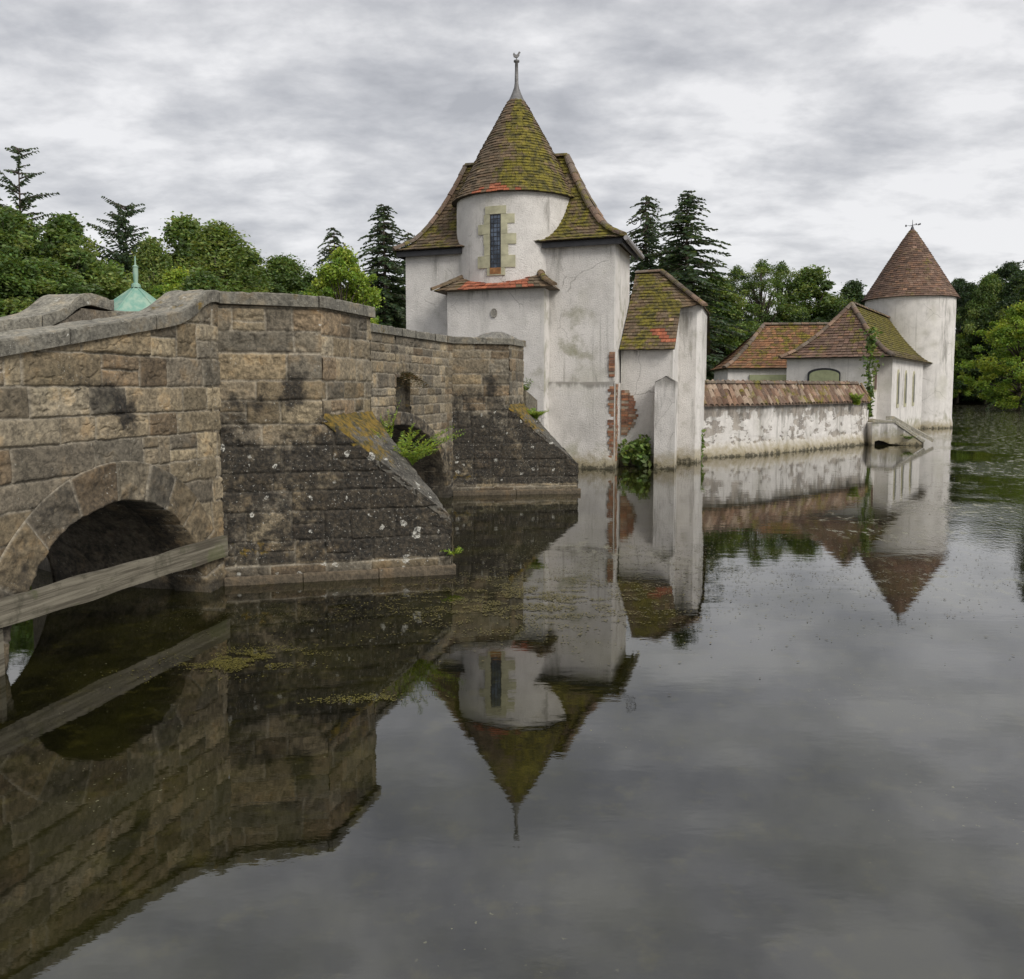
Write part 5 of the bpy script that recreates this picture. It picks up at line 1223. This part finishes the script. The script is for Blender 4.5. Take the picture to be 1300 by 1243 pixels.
tree('lime', 230, 38, 345, 'low lime green bush over the curled end of the bridge coping', wide=.9, name='leafy_bush')
tree('broad2', 262, 36, 352, 'low green bush in front of the rounded birch', wide=1.2, name='leafy_bush')
tree('broad', 362, 52, 330, 'low green tree in the middle of the gap between birch and spruces', wide=1.0, name=Bn)
tree('darkbush', 335, 56, 350, 'dark bushy tree low between birch and spruces', wide=1.0, name=Bn)
tree('darkbush', 395, 56, 362, 'dark low tree left of the lime green tree', wide=1.0, name=Bn)
tree('spruce2', 428, 54, 289, 'slim dark spruce standing behind the lime green tree', wide=1.05, name=S)
tree('lime', 438, 46, 318, 'lime green tree in front of the slim dark spruce', wide=.72, name=Bn)
tree('spruce', 490, 50, 262, 'tall dense spruce just left of the white gatehouse', wide=1.15, name=S)
tree('spruce2', 520, 56, 295, 'dark spruce partly hidden by the left corner of the gatehouse', wide=1.1, name=S)
tree('darkbush', 470, 58, 365, 'dark undergrowth tree at the foot of the tall dense spruce', wide=1.0, name=Bn)
# between gatehouse and chapel
tree('spruce2', 817, 50, 249, 'open-branched spruce just right of the gatehouse roof', wide=1.2, name=S)
tree('spruce', 868, 47, 246, 'dense pointed spruce above the annex roof', wide=1.4, name=S)
tree('broad2', 905, 52, 355, 'light green tree below the dense pointed spruce', wide=.95, name=Bn)
tree('darktree', 850, 60, 330, 'dark leafy tree behind the two spruces', wide=.9, name=Bn)
tree('thin', 932, 64, 343, 'thin airy tree with sky showing through, leftmost of the airy trees', wide=.9, name='airy_tree')
tree('thin', 963, 62, 336, 'thin airy tree with the tallest feathery top above the outbuilding', wide=1.0, name='airy_tree')
tree('thin', 988, 66, 338, 'thin airy tree between the tallest airy tree and the fuller one', wide=.9, name='airy_tree')
tree('narrow', 1024, 64, 343, 'fuller green tree, rightmost of the trees above the outbuilding', wide=1.15, name=Bn)
tree('darktree', 1078, 68, 362, 'dark round tree just left of the round tower roof', wide=.9, name=Bn)
for i, (px, lb_) in enumerate(((905, 'just right of the annex wall'), (950, 'above the left end of the outbuilding roof'), (992, 'above the ridge of the outbuilding'), (1036, 'between outbuilding ridge and chapel gable'), (1080, 'behind the peak of the chapel roof'), (1118, 'hidden behind the round tower'))):
    tree('darkbush', px, 54 + (i % 3) * 2, 404 + (i * 13) % 9, 'dark dense bushy tree of the wood ' + lb_, group='dark bushy trees of the wood', wide=1.0, name='bushy_tree')
for i, (px, lb_) in enumerate(((925, 'leftmost airy tree'), (972, 'tallest airy tree'), (1012, 'fuller green tree'), (1060, 'round dark tree beside the tower roof'))):
    tree('darktree', px, 62, 396 + (i * 7) % 10, 'dark upright tree in the wood under the ' + lb_, group='dark upright trees of the wood', wide=1.1, name=Bn)
# right of the round tower
tree('pine', 1212, 100, 355, 'reddish thin pine just right of the round tower', wide=.9, name='pine_tree')
tree('darktree', 1226, 104, 365, 'dark tree at the water edge nearest the round tower', wide=.9, name=Bn)
tree('broad', 1250, 98, 352, 'mid green full tree in the centre of the right bank', wide=.62, name=Bn)
tree('darktree', 1288, 96, 350, 'dark green tree behind the bright bush at the right edge', wide=.9, name=Bn)
tree('pine', 1272, 105, 335, 'dark feathery pine top standing above the right bank trees', wide=1.0, name='pine_tree')
tree('lime', 1215, 98, 425, 'small lime green tree beside the round tower wall', wide=.7, name='leafy_bush')
tree('lime', 1292, 72, 386, 'bright yellow-green bush overhanging the water at the right edge', wide=1.0, name='leafy_bush', base=-.2)
tree('broad2', 1330, 84, 320, 'green tree cut by the right edge above the bright bush', wide=.8, name=Bn, base=.2)
tree('spruce2', 1312, 78, 265, 'dark spruce tip at the right edge high above the bank', wide=.8, name=S)
for i, (px, lb_) in enumerate(((1190, 'mostly hidden by the round tower'), (1222, 'touching the round tower edge'), (1256, 'left of the bright yellow-green bush'), (1290, 'behind the bright yellow-green bush'))):
    tree('darkbush', px, 102 + i % 2 * 2, 420 + i * 4, 'dark bush on the far waterline ' + lb_, group='dark bushes on the far bank', wide=1.3, name='bushy_tree', base=-.2)
# beyond the left gap (seen mirrored in the water and through the arch)
tree('darkbush', 140, 60, 372, 'dark bushy tree low behind the copper pavilion roof', wide=1.2, name='bushy_tree')
tree('darkbush', 300, 60, 372, 'dark bushy tree low behind the rounded birch', wide=1.2, name='bushy_tree')

# small plants
def plant(name, loc, label, cat, fn, group=None, mat=None):
    V, F, c = fn(np.array(loc)); o = mk(name, V, F, mat or M_LEAF, None, col=c, loc=loc); return tag(o, label, cat, group)
def feathery(seed, n_stem, h, spread, leaf, pal, lean=(0, 0, 0), per=26, flat=.5, fall=.5):
    def f(b):
        rng = np.random.default_rng(seed); C = []; D = []; W_ = []
        for s in range(n_stem):
            a = rng.random() * 6.28; L = h * rng.uniform(.5, 1.1); dr = np.array([math.cos(a) * spread, math.sin(a) * spread, 1]) + np.array(lean); dr /= np.linalg.norm(dr)
            side = np.cross(dr, (0, 0, 1)); side /= np.linalg.norm(side) + 1e-9
            for k in range(per):
                t = (k + 1) / per; p = b + dr * L * t + np.array([0, 0, -fall * L * t * t * .6]) + np.array([dr[0], dr[1], 0]) * L * .25 * t * t
                for sg in (-1, 1):
                    d = side * sg * .8 + dr * .5 + rng.normal(size=3) * .3; d /= np.linalg.norm(d); ll = leaf * (1.2 - .7 * t) * rng.uniform(.7, 1.3)
                    e = np.cross(d, rng.normal(size=3)); e /= np.linalg.norm(e); C.append(p + d * ll * .6); D.append(d * ll * .6); W_.append(e * ll * .17)
                C.append(p); D.append(dr * L / per * .6); W_.append(side * .003)
        C, D, W_ = map(np.array, (C, D, W_)); n = len(C); V, F = quads_obj(C, None, D, W_, n); return V, F, leafcols(rng, n, rng.integers(0, 4, n), pal)
    return f
def bush(seed, r, n, leaf, pal, squash=1.0):
    def f(b):
        rng = np.random.default_rng(seed); d = rng.normal(size=(n, 3)); d /= np.linalg.norm(d, axis=1)[:, None]
        q = b + d * (r * rng.uniform(.1, 1, (n, 1)) ** .5) * np.array([1, 1, squash]) * (1 + .3 * np.sin(d[:, :1] * 5)); q[:, 2] = np.maximum(q[:, 2], .02)
        V, F = rand_leaves(rng, q, leaf, .6); return V, F, leafcols(rng, n, rng.integers(0, 4, n), pal)
    return f
plant('shrub', (-1.30, 9.75, .98), 'feathery yellow-green shrub growing out of the mossy cutwater of the near pier', 'shrub', feathery(1, 58, .95, .9, .050, 'lime', (.30, -.05, .5), 30, fall=.45))
plant('sprig', (-1.47, 10.0, 1.30), 'upright yellow-green sprig growing between the cutwater and the drain niche', 'sprig', feathery(21, 7, .55, .28, .050, 'lime', (.05, 0, .5), 20, fall=.1))
q = bs(5.0, .02)
plant('grass_tuft', (q[0], q[1], 2.20), 'dry brown grass hanging over the drain niche in the bridge wall', 'grass', feathery(2, 110, .34, 1.8, .05, 'straw', (.3, -.1, -.6), 8, fall=1.4))
plant('weed', (-.62, 9.0, .22), 'tiny green weed on the nose of the near pier just above the water', 'weed', feathery(3, 9, .16, 1.2, .05, 'lime', (0, -.3, 0), 6))
q = bs(8.75, 1.25)
plant('grass_tuft', (q[0], q[1], 1.38), 'bright green grass tuft on the cutwater of the far pier', 'grass', feathery(4, 60, .34, .9, .06, 'lime', (.2, -.2, .3), 10, fall=.5))
q = g2(-1.62, -.55)
plant('weed', (q[0] - .55, q[1] - 2.4, 1.9), 'thin green weed sprouting beside the white bay wall at the end of the bridge', 'weed', feathery(5, 8, .35, .8, .08, 'green', (.1, 0, .4), 7, fall=.1))
q = g2(.55, .62)
plant('leafy_plant', (q[0], q[1], .38), 'leafy green bush at the foot of the annex wall, left of the low buttress', 'plant', bush(6, .42, 420, .11, 'green', .95))
plant('leafy_plant', (5.10, 23.55, .42), 'dark green fern clump in the corner between annex and garden wall', 'plant', bush(7, .30, 380, .10, 'green', 1.5))
pg, ng = gp(8.55)
plant('fern', (pg[0] + ng[0] * .22, pg[1] + ng[1] * .22, 1.40), 'bright green fern tuft growing from the tiles of the garden wall', 'fern', feathery(8, 60, .62, .42, .09, 'lime', (-.1, -.2, .4), 12, fall=.6))
def climber(b):
    rng = np.random.default_rng(12); C = []
    for k in range(420):
        t = rng.random(); w_ = .10 + .22 * math.exp(-((t - .62) / .12) ** 2) + .14 * math.exp(-((t - .95) / .08) ** 2); C.append(b + np.array([rng.normal() * w_ * .7, rng.normal() * .08, t * 3.3]))
    V, F = rand_leaves(rng, np.array(C), .13, .6); return V, F, leafcols(rng, len(C), rng.integers(0, 4, len(C)), 'green')
cl_ = plant('sapling', (13.15, 31.4, .9), 'slim green sapling growing up in front of the chapel corner', 'sapling', climber)
sm = MB(); sm.tube([(13.15, 31.4, .7), (13.12, 31.4, 2.4), (13.17, 31.4, 4.1)], [.022, .015, .006], 6); sm.build('stem', M_BARK, cl_)
plant('weed', (13.75, 29.50, .22), 'small green weed on the side wall of the stone steps', 'weed', feathery(13, 16, .3, 1.0, .08, 'green', (0, -.3, 0), 7))
q = bs(-2.55, -1.0)
plant('fern', (q[0] - .0, q[1] - .05, .22), 'small green fern beside the stone block under the near arch', 'fern', feathery(14, 18, .35, 1.0, .08, 'green', (.2, -.1, 0), 8))
# floating pondweed
def mat_weed():
    m, t, b = newmat('floating_pondweed'); t.put(b.inputs['Base Color'], t.attr('Col').outputs['Color']); b.inputs['Roughness'].default_value = .6; return m
M_WEED = mat_weed()
def weed(cx, cy, rx, ry, n, ang, label, seed, size=.016, col=(.15, .13, .02)):
    n = int(n * 2.2); size *= .55; rng = np.random.default_rng(seed); P = rng.normal(size=(n, 2)) * np.array([rx, ry]) * .5; ca, sa = math.cos(ang), math.sin(ang)
    X = cx + P[:, 0] * ca - P[:, 1] * sa; Y = cy + P[:, 0] * sa + P[:, 1] * ca; k = fbm(X * 6, Y * 11, 0, seed) > .52; X, Y = X[k], Y[k]; n = len(X)
    a = rng.random(n) * 6.28; s = size * rng.uniform(.4, 1.4, n); u = np.stack([np.cos(a) * s, np.sin(a) * s, np.zeros(n)], 1); w_ = np.stack([-np.sin(a) * s * .4, np.cos(a) * s * .4, np.zeros(n)], 1)
    C = np.stack([X, Y, rng.uniform(.004, .010, n)], 1); V, F = quads_obj(C, None, u, w_, n)
    c = np.repeat(np.array(col) * rng.uniform(.4, 1.2, (n, 1)), 4, 0); tag(mk('pondweed', V, F, M_WEED, None, col=c, loc=(cx, cy, 0)), label, 'pondweed', kind='stuff')
weed(-1.95, 6.12, .50, .30, 2600, .35, 'yellow-green pondweed patch floating in the dark water below the near pier', 1)
weed(-.95, 5.35, .35, .08, 300, .1, 'thin strand of yellow-green pondweed below the larger patch', 2)
weed(-2.2, 7.35, .9, .5, 900, .3, 'dull green pondweed floating before the near arch', 3, col=(.07, .065, .015))
weed(.15, 7.9, 1.5, 1.1, 7000, .1, 'brownish pondweed mat between the two bridge piers', 4, .022, (.15, .125, .03))
weed(1.6, 9.6, 2.0, 1.8, 4000, .2, 'scattered pondweed over the mirrored gatehouse', 5, .02, (.12, .11, .05))
weed(9.5, 15.5, 4.5, 4.0, 3000, .1, 'pondweed specks in the breeze-ruffled water on the right', 7, .034, (.13, .12, .05))
weed(3.6, 9.2, 3.2, 2.4, 1800, .2, 'sparse specks of pondweed on the open water', 6, .026, (.15, .13, .08))
